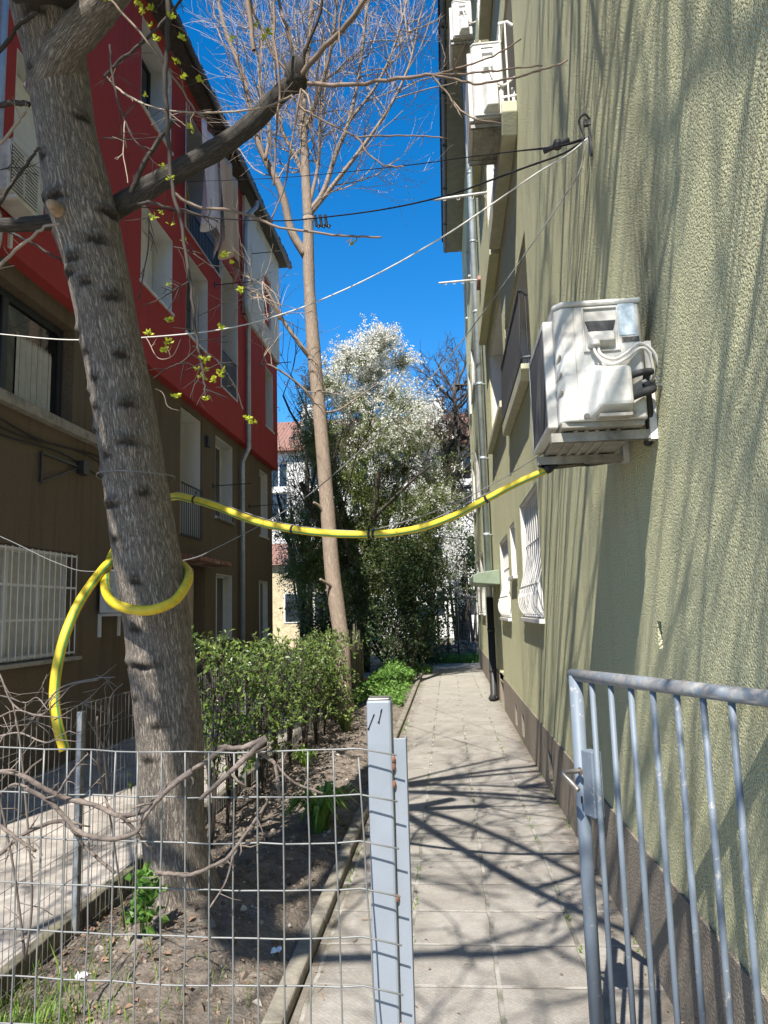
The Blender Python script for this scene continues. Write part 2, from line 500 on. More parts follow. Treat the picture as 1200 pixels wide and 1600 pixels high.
# ------------------------------------------------------------------ world, sun
SUN_D = V((.275, 1.06, -1.35)).normalized()      # travel direction of the light
el = math.asin(-SUN_D.z)
w = bpy.data.worlds.new('World'); scene.world = w; w.use_nodes = True
nt = w.node_tree
sky = nt.nodes.new('ShaderNodeTexSky'); sky.sky_type = 'NISHITA'; sky.sun_disc = False
sky.sun_elevation = el; sky.sun_rotation = math.atan2(-SUN_D.x, -SUN_D.y)
sky.altitude = 600; sky.air_density = 1.0; sky.dust_density = .2; sky.ozone_density = 3.0
bg = nt.nodes['Background']; hs_ = nt.nodes.new('ShaderNodeHueSaturation'); hs_.inputs['Saturation'].default_value = 1.40; hs_.inputs['Value'].default_value = 1.06
nt.links.new(sky.outputs[0], hs_.inputs['Color']); nt.links.new(hs_.outputs[0], bg.inputs[0]); bg.inputs[1].default_value = .115
sd = bpy.data.lights.new('sun', 'SUN'); sd.energy = 5; sd.angle = math.radians(.42); sd.color = (1, .94, .84)
so = bpy.data.objects.new('sun', sd); COL.objects.link(so)
so.rotation_euler = SUN_D.to_track_quat('-Z', 'Y').to_euler(); so.location = (-3, -10, 15)
scene.view_settings.view_transform = 'Standard'; scene.view_settings.look = 'None'
scene.view_settings.exposure = .95; scene.view_settings.gamma = 1
scene.cycles.max_bounces = 8; scene.cycles.diffuse_bounces = 4; scene.cycles.transparent_max_bounces = 8

# ------------------------------------------------------------------ ground
mb = MB(); mb.quad((-400, -400, -.02), (400, -400, -.02), (400, 800, -.02), (-400, 800, -.02))
obj('ground', mb, M['terrain'], kind='structure')
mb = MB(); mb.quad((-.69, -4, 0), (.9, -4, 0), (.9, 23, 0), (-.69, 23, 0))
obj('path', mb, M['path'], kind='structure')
mb = MB(); mb.quad((-9, -6, -.008), (-1.99, -6, -.008), (-1.99, 20, -.008), (-9, 20, -.008))
obj('yard', mb, M['yard'], kind='structure')
mb = MB()   # kerb in lengths with small joints
y = -2.0
while y < 22.5:
    h = U(.052, .066); e = U(-.006, .006)
    mb.box(-.775 + e, -.693 + e * .6, y + .004, y + .996, -.05, h); y += 1.0
obj('kerb', mb, M['kerb'], bevel=.012, kind='structure')


def soil_h(x, y):
    h = .015 + .05 * noise.noise(V((x * 1.3, y * 1.3, 0))) + .028 * noise.noise(V((x * 5, y * 5, 3))) + .02 * noise.noise(V((x * 14, y * 14, 7)))
    h += .10 * math.exp(-((x + 1.28) ** 2 + (y - 3.9) ** 2) / .25)
    h += .05 * math.exp(-((x + 1.25) / .35) ** 2)
    e = min(1, max(0, (-.775 - x) / .1)) * min(1, max(0, (x + 1.99) / .12))
    return .012 + h * (.35 + .65 * e)


mb = MB()
nx_, ny_ = 50, 420
for j in range(ny_ + 1):
    yy = 1.0 + 11.0 * (j / ny_) if j <= ny_ * .75 else lerp(9.25, 23, (j - ny_ * .75) / (ny_ * .25))
    for i in range(nx_ + 1):
        xx = lerp(-1.96, -.74, i / nx_)
        mb.v.append((xx, yy, soil_h(xx, yy)))
for j in range(ny_):
    for i in range(nx_):
        a = j * (nx_ + 1) + i
        mb.f.append((a, a + 1, a + nx_ + 2, a + nx_ + 1))
obj('garden_soil', mb, M['soil'], smooth=True, kind='structure')

mb = MB()   # rotten edge boards between yard and bed
y = 1.0
while y < 13:
    l = U(1.5, 2.2); e = U(-.012, .012)
    mb.obox(V((-1.955 + e, y, .045)), V((-1.955 - e, y + l - .02, .045 + U(-.015, .015))), .055, .17); y += l
obj('edge_boards', mb, M['timber'], bevel=.006, kind='structure')

# clods and pebbles
mb = MB()
def clod(mb, p, r):
    a = U(0, 6.28); q = [V((math.cos(a + i * 2.1) * U(.7, 1.1), math.sin(a + i * 2.1) * U(.7, 1.1), U(-.3, .1))) for i in range(3)]
    top = V((U(-.3, .3), U(-.3, .3), U(.5, .9)))
    q2 = [x * .75 + V((0, 0, .45)) for x in q]
    P = [p + x * r for x in q + q2 + [top]]
    mb.add(P, [(0, 1, 4, 3), (1, 2, 5, 4), (2, 0, 3, 5), (3, 4, 6), (4, 5, 6), (5, 3, 6)])
for i in range(2600):
    x = U(-1.9, -.8); y = 2.2 + 8 * rnd.random() ** 1.6
    clod(mb, V((x, y, soil_h(x, y))), U(.005, .02) if rnd.random() < .93 else U(.02, .038))
obj('soil_clods', mb, M['pebble'], kind='stuff', label='clods and small pebbles scattered over the bare garden soil')
mb = MB()
for i in range(700):
    x = U(-1.93, -.85); y = 2.6 + 7 * rnd.random() ** 1.5
    if rnd.random() < .5: x = -1.75 + rnd.gauss(0, .18); y = 3.9 + rnd.gauss(0, .8)
    if not -1.93 < x < -.8: continue
    d = rdir(); d.z *= .25; d.normalize()
    mb.leaf(V((x, y, soil_h(x, y) + .006)), d, V((U(-.4, .4), U(-.4, .4), 1)).normalized(), U(.02, .05), U(.012, .028), .3)
obj('leaf_litter', mb, M['litter'], kind='stuff', label='dry brown leaves lying around the foot of the big tree')

# weeds in the joints and windfall on the paving
mb = MB()
for i in range(420):
    u_ = rnd.choice((-.645, -.245, .155, .555)) if rnd.random() < .55 else rnd.choice((-.66, .83))
    y = 2.6 + 16 * rnd.random() ** 1.4
    if noise.noise(V((u_ * 3, y * .9, 2))) < .05: continue
    for k in range(4):
        p = V((u_ + rnd.gauss(0, .008), y + rnd.gauss(0, .03), 0)); d = (rdir() * .7 + V((0, 0, .7))).normalized(); mb.leaf(p, d, rdir(), U(.012, .035), U(.004, .009))
obj('joint_weeds', mb, M['grass'], kind='stuff', label='tiny weeds sprouting in the joints of the paving')
mb = MB()
for i in range(420):
    x = U(-.66, .82); y = 2.6 + 18 * rnd.random() ** 1.3
    if rnd.random() < .5: x = rnd.choice((-.66 + abs(rnd.gauss(0, .08)), .82 - abs(rnd.gauss(0, .08))))
    a = U(0, 6.28); d = V((math.cos(a), math.sin(a), .08))
    if rnd.random() < .6: mb.leaf(V((x, y, .005)), d.normalized(), V((U(-.3, .3), 0, 1)), U(.01, .03), U(.006, .014), .3)
    else: mb.tube([V((x, y, .005)), V((x, y, .005)) + d * U(.03, .09)], U(.0012, .0025), 4, False)
obj('windfall', mb, M['litter'], kind='stuff', label='twig bits and dry leaves scattered over the paving')

# ------------------------------------------------------------------ facades
def facade(mb, X, nx, y0, y1, z0, z1, ops):
    """upright wall sheet at X facing nx with real openings and their reveals; ops = (y0,y1,z0,z1,depth)"""
    ys = sorted({y0, y1} | {o[i] for o in ops for i in (0, 1) if y0 < o[i] < y1})
    zs = sorted({z0, z1} | {o[i] for o in ops for i in (2, 3) if z0 < o[i] < z1})
    def q(a, b, c, d):
        mb.quad(*((a, b, c, d) if nx > 0 else (d, c, b, a)))
    for a, b in zip(ys, ys[1:]):
        for c, d in zip(zs, zs[1:]):
            cy, cz = (a + b) / 2, (c + d) / 2
            if any(o[0] < cy < o[1] and o[2] < cz < o[3] for o in ops): continue
            q((X, a, c), (X, b, c), (X, b, d), (X, a, d))
    for a, b, c, d, dep in [o[:5] for o in ops]:
        Xb = X - nx * dep
        q((X, a, c), (X, a, d), (Xb, a, d), (Xb, a, c)); q((X, b, d), (X, b, c), (Xb, b, c), (Xb, b, d))
        q((X, a, d), (X, b, d), (Xb, b, d), (Xb, a, d)); q((X, b, c), (X, a, c), (Xb, a, c), (Xb, b, c))


def window(bld, X, nx, y0, y1, z0, z1, dep, split=2, frame='white_pvc', pane='glass', sill=None, shutter=0, lab=None, fw=.06, lining=None):
    """frame set back by dep inside its opening, one pane mesh behind it, a sill that stands out of the wall"""
    Xi = X - nx * (dep - .06); Xo = X - nx * (dep - .005)
    x0, x1 = min(Xi, Xo), max(Xi, Xo)
    g = .003
    mb = MB()
    mb.box(x0, x1, y0 + g, y0 + fw, z0 + g, z1 - g); mb.box(x0, x1, y1 - fw, y1 - g, z0 + g, z1 - g)
    mb.box(x0, x1, y0 + fw, y1 - fw, z0 + g, z0 + fw); mb.box(x0, x1, y0 + fw, y1 - fw, z1 - fw, z1 - g)
    for k in range(1, split):
        c = lerp(y0, y1, k / split); mb.box(x0, x1, c - fw * .6, c + fw * .6, z0 + fw, z1 - fw)
    wo = obj('window', mb, M[frame], bld, bevel=.006, label=lab)
    mb = MB(); xp = X - nx * (dep - .028)
    mb.box(xp - .006, xp + .006, y0 + fw * .7, y1 - fw * .7, z0 + fw * .7, z1 - fw * .7)
    obj('pane', mb, M[pane], wo)
    if lining:
        mb = MB(); t = .018; Xe = X - nx * .004
        a, b = min(Xi, Xe), max(Xi, Xe)
        mb.box(a, b, y0 + g, y0 + t, z0 + g, z1 - g); mb.box(a, b, y1 - t, y1 - g, z0 + g, z1 - g)
        mb.box(a, b, y0 + t, y1 - t, z1 - t, z1 - g); mb.box(a, b, y0 + t, y1 - t, z0 + g, z0 + t)
        obj('reveal_lining', mb, M[lining], wo)
    if sill:
        mb = MB(); xs = X + nx * sill
        a, b = min(Xi, xs), max(Xi, xs)
        mb.box(a, b, y0 - .04, y1 + .04, z0 - .045, z0 - .004)
        obj('sill', mb, M['concrete'] if sill > .08 else M['white_metal'], wo, bevel=.004)
    if shutter:
        mb = MB(); xs = X - nx * (dep - .085); n = int((z1 - z0) * shutter / .05)
        for k in range(n):
            zz = z1 - fw * .6 - k * .05
            mb.box(xs - .008, xs + .008, y0 + fw * .5, y1 - fw * .5, zz - .046, zz)
        obj('shutter', mb, M['shade_white'], wo)
    return wo


def loggia(bld, X, nx, y0, y1, z0, z1, dep, m='loggia'):
    """back wall with a dark balcony door inside an open loggia"""
    Xb = X - nx * dep
    mb = MB(); a, b = min(Xb, Xb - nx * .05), max(Xb, Xb - nx * .05)
    mb.box(a, b, y0, y1, z0, z1)
    wl = obj('loggia_back', mb, M[m], bld)
    mb = MB(); c = lerp(y0, y1, .35)
    xd = Xb + nx * .02; a, b = min(xd, Xb), max(xd, Xb)
    mb.box(a, b, c, y1 - .15, z0 + .02, min(z1 - .1, z0 + 2.0))
    obj('balcony_door', mb, M['glass'], wl)
    # pale plaster skins on the two cheeks
    mb = MB(); g = .004
    a, b = min(X - nx * .03, Xb), max(X - nx * .03, Xb)
    mb.box(a, b, y0 + g, y0 + .015, z0 + g, z1 - g); mb.box(a, b, y1 - .015, y1 - g, z0 + g, z1 - g)
    mb.box(a, b, y0 + .015, y1 - .015, z1 - .015, z1 - g)
    obj('loggia_lining', mb, M[m], bld)


# ---- right: pale green stucco block
W = .85
B1 = thing('stucco_building', (W + 5, 8, 0), 'pale green rough-stucco apartment block close on the right of the path', 'building')
opsR = []
def op(*a): opsR.append(a); return a
A2 = op(6.57, 9.0, 3.80, 5.10, .9); A3 = op(6.57, 9.0, 6.40, 7.95, .9); A4 = op(6.57, 9.0, 9.2, 10.7, .9)
Bq2 = op(9.35, 12.1, 4.25, 5.85, .7); Bq3 = op(9.35, 12.1, 6.98, 8.5, .9); Bq4 = op(9.35, 12.1, 9.7, 11.2, .9)
W1 = op(6.72, 8.35, 1.50, 2.74, .24); Ws = op(9.05, 9.75, 2.0, 2.66, .16); W2 = op(10.15, 11.7, 1.47, 2.62, .24)
DR = op(12.15, 13.05, .02, 2.02, .35)
st = [op(14.3, 15.4, z, z + 1.3, .2) for z in (2.7, 5.4, 8.1, 10.4)]
fr = [op(17.0, 18.6, z, z + 1.4, .2) for z in (1.5, 4.2, 6.9, 9.6)] + [op(19.6, 20.8, z, z + 1.4, .2) for z in (1.5, 4.2, 6.9, 9.6)]
vents = [op(a, a + .28, .08, .34, .3) for a in (6.62, 9.0, 9.9, 16)]
hole = op(3.07, 3.13, 1.42, 1.53, .12)
mb = MB()
facade(mb, W, -1, -4, 21.6, .505, 12.6, [o for o in opsR if o[2] > .4])
facade(mb, W, -1, -4, 21.6, -.1, .505, [o for o in opsR if o[2] < .06] and [])
mb.v = mb.v[:]; 
mb2 = MB(); facade(mb2, W, -1, -4, 21.6, .505, 12.6, [o for o in opsR if o[2] > .4] + [(12.15, 13.05, .4, 2.02, .35)])
mb2.box(W + .95, W + 9, -4, 21.6, -.1, 12.6)          # the body behind the outer skin
mb2.quad((W, -4, .5), (W + .95, -4, .5), (W + .95, -4, 12.6), (W, -4, 12.6)); mb2.quad((W, 21.6, -.1), (W + .95, 21.6, -.1), (W + .95, 21.6, 12.6), (W, 21.6, 12.6))
obj('wall', mb2, M['stucco'], B1)
mb = MB(); facade(mb, W - .012, -1, -4, 21.6, -.1, .505, vents + [(12.15, 13.05, -.1, .505, .36)])
mb.quad((W - .012, -4, .505), (W - .012, 21.6, .505), (W + .02, 21.6, .505), (W + .02, -4, .505))
obj('plinth', mb, M['plinth'], B1)
mb = MB(); mb.box(.37, W + 9, -4, 21.5, 12.5, 12.6); mb.box(W - .0, W + 9, -4, 21.55, 12.6, 12.9)
obj('eave', mb, M['soffit'], B1)
mb = MB(); mb.tube([(.36, -4, 12.56), (.36, 21.5, 12.56)], .075, 10)
for k in range(12):
    mb.tube([(.36, k * 1.8, 12.56), (.36, k * 1.8 + .05, 12.56)], .084, 10)
obj('gutter', mb, M['dark_gutter'], B1, smooth=True)
mb = MB(); mb.prism([(W - .6, 12.9), (W + 9, 12.9), (W + 4.5, 15)], 'y', -4, 21.6); obj('roof', mb, M['roof_dark'], B1)
# downpipe: light zinc with sleeves, black lower length
px_, py_ = .745, 13.3
mb = MB(); mb.tube([(W - .02, py_, 12.4), (px_, py_, 12.1), (px_, py_, 1.75)], .056, 14)
for k in range(7):
    z = 2.9 + k * 1.4; mb.tube([(px_, py_, z), (px_, py_, z + .05)], .062, 14); mb.box(px_, W, py_ - .015, py_ + .015, z + .01, z + .03)
dp = obj('downpipe', mb, M['zinc'], B1, smooth=True)
mb = MB(); mb.tube([(px_, py_, 1.8), (px_, py_, .12), (px_ - .05, py_ - .06, .03)], .062, 14)
for z in (.5, 1.2): mb.tube([(px_, py_, z), (px_, py_, z + .06)], .068, 14)
obj('lower_pipe', mb, M['black_pipe'], dp, smooth=True)
# windows
def grille(par, X, nx, y0, y1, z0, z1, sp=.17):
    mb = MB(); n = max(3, int((y1 - y0) / sp)); H = z1 - z0
    prof = [(-.05, 1), (-.05, .60), (-.03, .45), (.03, .26), (.065, .16), (.05, .07), (.0, .015), (-.03, .0)]
    P0 = [V((X + nx * o, 0, z0 + H * t)) for o, t in prof]
    for k in range(n + 1):
        yy = lerp(y0 + .03, y1 - .03, k / n)
        mb.tube(smoothpath([(p.x, yy, p.z) for p in P0], 3), .0065, 6)
    for o, t in ((-.05, .97), (-.05, .62), (.035, .26)):
        mb.tube([(X + nx * o, y0 + .02, z0 + H * t), (X + nx * o, y1 - .02, z0 + H * t)], .007, 6)
    for k in range(n):
        yy = lerp(y0 + .03, y1 - .03, (k + .5) / n)
        mb.tube([(X + nx * .055, yy + .045 * math.cos(a), z0 + H * .2 + .045 * math.sin(a)) for a in [i * .785 for i in range(9)]], .005, 5)
    obj('grille', mb, M['white_metal'], par)
for o in (W1, W2):
    wo = window(B1, W, -1, *o, sill=.05, lining='white_pvc'); grille(wo, W, -1, *o[:4])
window(B1, W, -1, *Ws, split=1, sill=.05, shutter=.9, lining='white_pvc')
for o in st + fr: window(B1, W, -1, *o, sill=.05, lining='white_pvc')
for o in (A2, A3, A4, Bq2, Bq3, Bq4): loggia(B1, W, -1, *o)
mb = MB(); mb.box(W + .29, W + .35, 12.17, 13.03, .0, 2.0)
obj('door', mb, M['wood_dark'], B1, bevel=.005)
mb = MB(); mb.prism([(.42, 2.02), (.42, 2.14), (.50, 2.18), (W - .004, 2.22), (W - .004, 1.98)], 'y', 11.9, 13.75)
obj('door_canopy', mb, M['canopy'], B1, bevel=.01)
mb = MB()
for o in vents: mb.box(W + .2, W + .26, o[0], o[1], o[2], o[3])
obj('vent_dark', mb, M['ac_dark'], B1)  # dark plates set inside the vent openings, so the holes read dark
mb = MB(); mb.box(W + .10, W + .115, 3.06, 3.14, 1.41, 1.54); obj('hole_back', mb, M['wood_dark'], B1)
# French balcony of the first floor with black railing
def balcony(y0, y1, z, xo, mrail, bars=.085, h=.72, slabm='pale_concrete', slabh=.13):
    mb = MB()
    mb.prism([(y0, z - slabh * .4), (y0 + .12, z - slabh), (y1, z - slabh), (y1, z), (y0, z)], 'x', xo, W - .003)
    sl = obj('balcony', mb, M[slabm], B1, bevel=.008)
    mb = MB(); x = xo + .025
    zt = z + h
    mb.tube([(W, y0 + .03, zt - .05), (W - .05, y0 + .03, zt - .005), (x, y0 + .04, zt), (x, y1 - .04, zt), (W, y1 - .03, zt - .01)], .016, 8)
    mb.tube([(W, y0 + .03, z + .07), (x, y0 + .04, z + .07), (x, y1 - .04, z + .07), (W, y1 - .03, z + .07)], .012, 8)
    n = int((y1 - y0) / bars)
    for k in range(n + 1):
        yy = lerp(y0 + .05, y1 - .05, k / n)
        bul = [(x, yy, z + .03), (x - .02, yy, z + .16), (x - .015, yy, z + .3), (x, yy, zt)]
        mb.tube(bul, .0075, 6)
    mb.tube([(x + .05, y0 + .035, z), (x + .05, y0 + .035, zt)], .009, 6)
    obj('railing', mb, M[mrail], sl)
balcony(6.62, 8.95, 3.83, .755, 'black_metal')
balcony(6.55, 8.95, 6.42, .70, 'white_metal', h=.86, slabh=.28)
balcony(6.62, 8.95, 9.22, .70, 'white_metal')
# solid parapets of the middle balcony column
for z in (6.12, 8.85):
    mb = MB(); mb.box(.71, W - .003, 9.05, 12.35, z, z + .9); obj('balcony_parapet', mb, M['stucco'], B1, bevel=.01)
mb = MB(); mb.box(.76, W - .003, 9.28, 12.2, 4.16, 4.246); obj('loggia_ledge', mb, M['pale_concrete'], B1, bevel=.006)
# drying poles
for (x0, x1, yy, z, zz) in ((.02, .74, 9.05, 6.93, 6.98), (.06, .66, 12.3, 7.28, 7.30)):
    mb = MB(); mb.tube([(x0, yy, z), (x1, yy, zz)], .018, 8)
    mb.tube([(x1, yy, zz), (W, yy + .02, zz)], .012, 8)
    for k in range(4):
        xx = lerp(x0, x1, .2 + .25 * k)
        mb.tube([(xx + .02 * math.cos(a), yy, lerp(z, zz, .5) - .03 + .02 * math.sin(a)) for a in [i * .7 for i in range(10)]], .004, 5)
    obj('drying_pole', mb, M['white_metal'], B1, smooth=True)
mb = MB(); mb.box(.66, W, 11.0, 11.4, 6.70, 6.76)
obj('pink_board', mb, M['pink_board'], B1)

# ------------------------------------------------------------------ air conditioners on the right wall
def rbox(mb, x0, x1, y0, y1, z0, z1): mb.box(x0, x1, y0, y1, z0, z1)


def ac_side_unit(label, x0, x1, y0, y1, z0, z1, detail=2):
    """outdoor unit whose length runs along the wall; its service side faces -Y"""
    t = thing('air_conditioner', ((x0 + x1) / 2, (y0 + y1) / 2, z0 - .08), label, 'air conditioner', 'outdoor units on the right wall')
    H = z1 - z0; D = x1 - x0
    ch = D * .10
    mb = MB()
    mb.prism([(x0 + ch * .35, y0 + ch * 1.1), (x0 + ch * 1.15, y0 + .004), (x1 - .012, y0), (x1, y0 + .012), (x1, y1), (x0 + ch * .35, y1)], 'z', z0 + .018, z1 - .022)
    obj('casing', mb, M['ac'], t, bevel=.006)
    mb = MB()
    mb.prism([(x0 + ch * .2, y0 + ch * 1.0), (x0 + ch * 1.1, y0 - .006), (x1 + .003, y0 - .006), (x1 + .003, y1 + .005), (x0 + ch * .2, y1 + .005)], 'z', z1 - .022, z1)
    obj('lid', mb, M['ac'], t, bevel=.008)
    mb = MB(); mb.box(x0 + ch * .5, x1 - .01, y0 + .02, y1 - .01, z0 - .004, z0 + .018)
    for k in range(5): mb.box(x0 + D * (.2 + .12 * k), x0 + D * (.25 + .12 * k), y0 + .06, y1 - .06, z0 - .012, z0 - .004)
    obj('base_pan', mb, M['ac_under'], t, bevel=.004)
    # fan grille panel on the front
    mb = MB(); mb.box(x0 - .028, x0 + ch * .35, y0 + .07, y0 + .095, z0 + .01, z1 - .05); mb.box(x0 - .028, x0 + ch * .35, y1 - .03, y1 - .01, z0 + .01, z1 - .05)
    mb.box(x0 - .028, x0 + ch * .35, y0 + .095, y1 - .03, z1 - .075, z1 - .05); mb.box(x0 - .028, x0 + ch * .35, y0 + .095, y1 - .03, z0 + .01, z0 + .03)
    gp = obj('fan_grille', mb, M['ac'], t, bevel=.005)
    mb = MB(); n = int((y1 - y0 - .125) / .013)
    mb.box(x0 - .008, x0 + .0, y0 + .095, y1 - .03, z0 + .03, z1 - .075)
    for k in range(n + 1):
        yy = y0 + .095 + k * (y1 - y0 - .125) / n
        mb.box(x0 - .026, x0 - .020, yy - .0022, yy + .0022, z0 + .03, z1 - .075)
    for k in range(12):
        zz = lerp(z0 + .03, z1 - .075, k / 11); mb.box(x0 - .0205, x0 - .015, y0 + .095, y1 - .03, zz - .002, zz + .002)
    obj('grille_bars', mb, M['ac_dark'], gp)
    # handle, its recess only coloured dark, with a cable housing under it
    hx0, hx1 = x0 + D * .37, x0 + D * .71; hz0, hz1 = z1 - H * .40, z1 - H * .085
    mb = MB(); yy = y0 - .006
    mb.box(hx0 - .012, hx0 - .004, yy, y0 + .004, hz0 - .012, hz1 + .012); mb.box(hx1 + .004, hx1 + .012, yy, y0 + .004, hz0 - .012, hz1 + .012)
    mb.box(hx0 - .004, hx1 + .004, yy, y0 + .004, hz1 + .004, hz1 + .012); mb.box(hx0 - .004, hx1 + .004, yy, y0 + .004, hz0 - .012, hz0 - .004)
    hp = obj('handle_frame', mb, M['ac'], t, bevel=.003)
    mb = MB(); mb.prism([(hx0, hz1 - .045), (hx0 + .012, hz1 - .085), (hx1 - .012, hz1 - .085), (hx1, hz1 - .045)] if H < .6 else [(hx0, hz1 - .05), (hx0, hz1 - .1), (hx1, hz1 - .1), (hx1, hz1 - .05)], 'y', y0 - .003, y0 + .02)
    obj('slot_shade', mb, M['ac_dark'], hp)  # dark block standing in for the shade inside the handle hole
    mb = MB()
    a, b, c, d = hx0 + .004, hx1 - .004, hz0 + .004, hz1 - .088
    mb.add([(a, y0, c), (b, y0, c), (b, y0, d), (a, y0, d), (a + .015, y0 - .034, c + .02), (b - .012, y0 - .034, c + .02), (b - .006, y0 - .010, d), (a + .006, y0 - .010, d)],
           [(0, 1, 5, 4), (1, 2, 6, 5), (2, 3, 7, 6), (3, 0, 4, 7), (4, 5, 6, 7)])
    obj('terminal_cover', mb, M['ac'], t, bevel=.008)
    # valve cover, a rounded box open below
    mb = MB()
    a, b, c, d = x0 + D * .40, x0 + D * .80, z0 + H * .045, z0 + H * .43
    mb.add([(a - .022, y0, c), (b + .006, y0, c), (b + .006, y0, d + .02), (a - .022, y0, d + .02), (a + .02, y0 - .075, c + .035), (b, y0 - .075, c + .035), (b, y0 - .07, d - .012), (a + .02, y0 - .07, d - .012)],
           [(0, 1, 5, 4), (1, 2, 6, 5), (2, 3, 7, 6), (3, 0, 4, 7), (4, 5, 6, 7)])
    vc = obj('valve_cover', mb, M['ac'], t, bevel=.012)
    if detail > 1:
        mb = MB()
        for xx in (a - .028, b + .012): mb.tube([(xx, y0 + .004, c + .012), (xx, y0 - .008, c + .012)], .011, 12)
        obj('screw', mb, M['bare_steel'], vc)
        mb = MB(); mb.box(a + .01, b - .005, y0 - .058, y0 - .002, c - .006, c + .006); obj('valve', mb, M['ac_under'], vc)
        mb = MB(); sx0, sx1 = x0 + D * .745, x0 + D * .925
        mb.box(sx0, sx1, y0 - .0022, y0, z1 - H * .30, z1 - H * .045); obj('sticker', mb, M['sticker'], t)
        mb = MB(); mb.box(sx0 + .008, sx1 + .012, y0 - .0022, y0, z1 - H * .355, z1 - H * .315); obj('sticker', mb, M['sticker_dark'], t, label='worn dark strip sticker')
        for zz in (.26, .40, .54):   # louvre slots on the chamfer
            mb = MB(); q = V((x0 + ch * .5, y0 + ch * .75, z0 + H * zz))
            mb.obox(q + V((-.004, .022, -.016)), q + V((.008, -.018, .016)), .006, .012); obj('louvre', mb, M['ac_under'], t)
        # seam line on the side
        mb = MB(); mb.box(x0 + D * .24, x0 + D * .243, y0 - .0012, y0 + .002, z0 + .02, z1 - .022); obj('panel_seam', mb, M['ac_under'], t)
        g0 = V(((hx0 + hx1) / 2 - .03, y0 - .025, hz0 + .015))
        mb = MB(); mb.lathe([(.0, .02), (.018, .012), (.021, -.008), (.019, -.012), (0, -.012)], g0, 14); obj('cable_gland', mb, M['ac'], t, smooth=True)
        for dx, rr in ((-.006, 0), (.010, .02)):
            P = [g0 + V((dx, 0, 0)), g0 + V((dx + .006, -.005, -.045)), g0 + V((.05 + dx, -.012, -.092 + rr)), g0 + V((.11, -.01, -.072 + rr)), g0 + V((.17, 0, -.03 + rr)), g0 + V((.208 + rr, .02, -.05)), g0 + V((.228 + rr, .06, -.13)), V((W - .03, y0 + .10, z0 + .20))]
            mb = MB(); mb.tube(smoothpath(P, 6), .0062, 8); obj('power_cable', mb, M['wire_white'], t, smooth=True)
        for k, (dz, rr) in enumerate(((.165, .013), (.085, .017))):
            P = [V((b - .02, y0 - .04, z0 + dz)), V((b + .03, y0 - .035, z0 + dz + .02)), V((b + .085, y0 - .02, z0 + dz + .03 + .01 * k)), V((x1 - .0, y0 + .0, z0 + dz + .012 + .05 * k)), V((W - .035, y0 + .05, z0 + .10)), V((W - .02, y0 + .1, z0 + .0)), V((W - .018, y0 + .16, z0 - .05))]
            mb = MB(); mb.tube(smoothpath(P, 6), rr, 10); obj('refrigerant_pipe', mb, M['rubber'], t, smooth=True)
        mb = MB(); c0 = V((x1 + .02, y0 + .0, z0 + .155))
        for k in range(5): mb.leaf(c0 + rdir() * .012, rdir(), rdir(), .05, .02)
        obj('cable_tie', mb, M['paper'], t)
    else:
        mb = MB(); P = [V((hx1 - .04, y0 - .02, hz0 + .02)), V((hx1, y0 - .03, hz0 - .12)), V((x1, y0 - .01, hz0 - .17)), V((W, y0 + .05, hz0 - .05))]
        mb.tube(smoothpath(P, 5), .012, 6); obj('power_cable', mb, M['wire_white'], t)
    # two bracket arms with wall rails
    for ya in (y0 + (y1 - y0) * .14, y0 + (y1 - y0) * .90):
        mb = MB(); zt = z0 - .012
        mb.box(x0 - .015, W - .03, ya - .018, ya + .018, zt - .004, zt)
        mb.box(x0 - .015, W - .03, ya - .018, ya - .014, zt - .036, zt - .004); mb.box(x0 - .015, W - .03, ya + .014, ya + .018, zt - .036, zt - .004)
        mb.box(x0 - .019, x0 - .015, ya - .018, ya + .018, zt - .036, zt)
        br = obj('bracket_arm', mb, M['ac_under'], t)
        mb = MB(); zl = .36 if ya < (y0 + y1) / 2 else .2
        mb.box(W - .03, W - .026, ya - .02, ya + .02, zt - .04, zt + zl); mb.box(W - .026, W - .002, ya - .02, ya - .016, zt - .04, zt + zl); mb.box(W - .026, W - .002, ya + .016, ya + .02, zt - .04, zt + zl)
        obj('wall_rail', mb, M['white_metal'], br)
        mb = MB()
        for q in (x0 + .05, x1 - .06): mb.tube([(q, ya, zt), (q, ya, zt + .012)], .016, 10)
        obj('rubber_foot', mb, M['rubber'], br)
    return t
ac_side_unit('dirty white air conditioner on bracket low on the near stucco wall, hoses showing', .455, .80, 2.84, 3.44, 2.295, 2.80)
ac_side_unit('tall white air conditioner on bracket beside the white balcony railing', .425, .735, 6.60, 7.38, 6.31, 7.10, 1)
ac_side_unit('highest white air conditioner near the eave at top edge of the picture', .395, .70, 9.95, 10.75, 10.03, 10.62, 1)

# ------------------------------------------------------------------ left: red and brown block
L = -4.4; RX = -4.25
B2 = thing('red_building', (L - 4, 8, 0), 'apartment block on the left, red upper storeys over brown render', 'building')
opsL = []
def ol(*a): opsL.append(a); return a
g0 = ol(6.0, 8.42, 1.19, 2.39, .16); u0 = ol(5.9, 8.25, 3.90, 5.10, .2)
d1 = ol(11.85, 12.95, 2.98, 5.18, .8); w2 = ol(13.75, 14.9, 3.52, 5.12, .3); w3 = ol(13.8, 14.88, 1.17, 2.42, .22)
w4 = ol(17.15, 17.95, 3.5, 5.1, .2); w5 = ol(17.05, 17.9, 1.0, 2.42, .15); ent = ol(11.7, 13.15, .02, 2.5, .25)

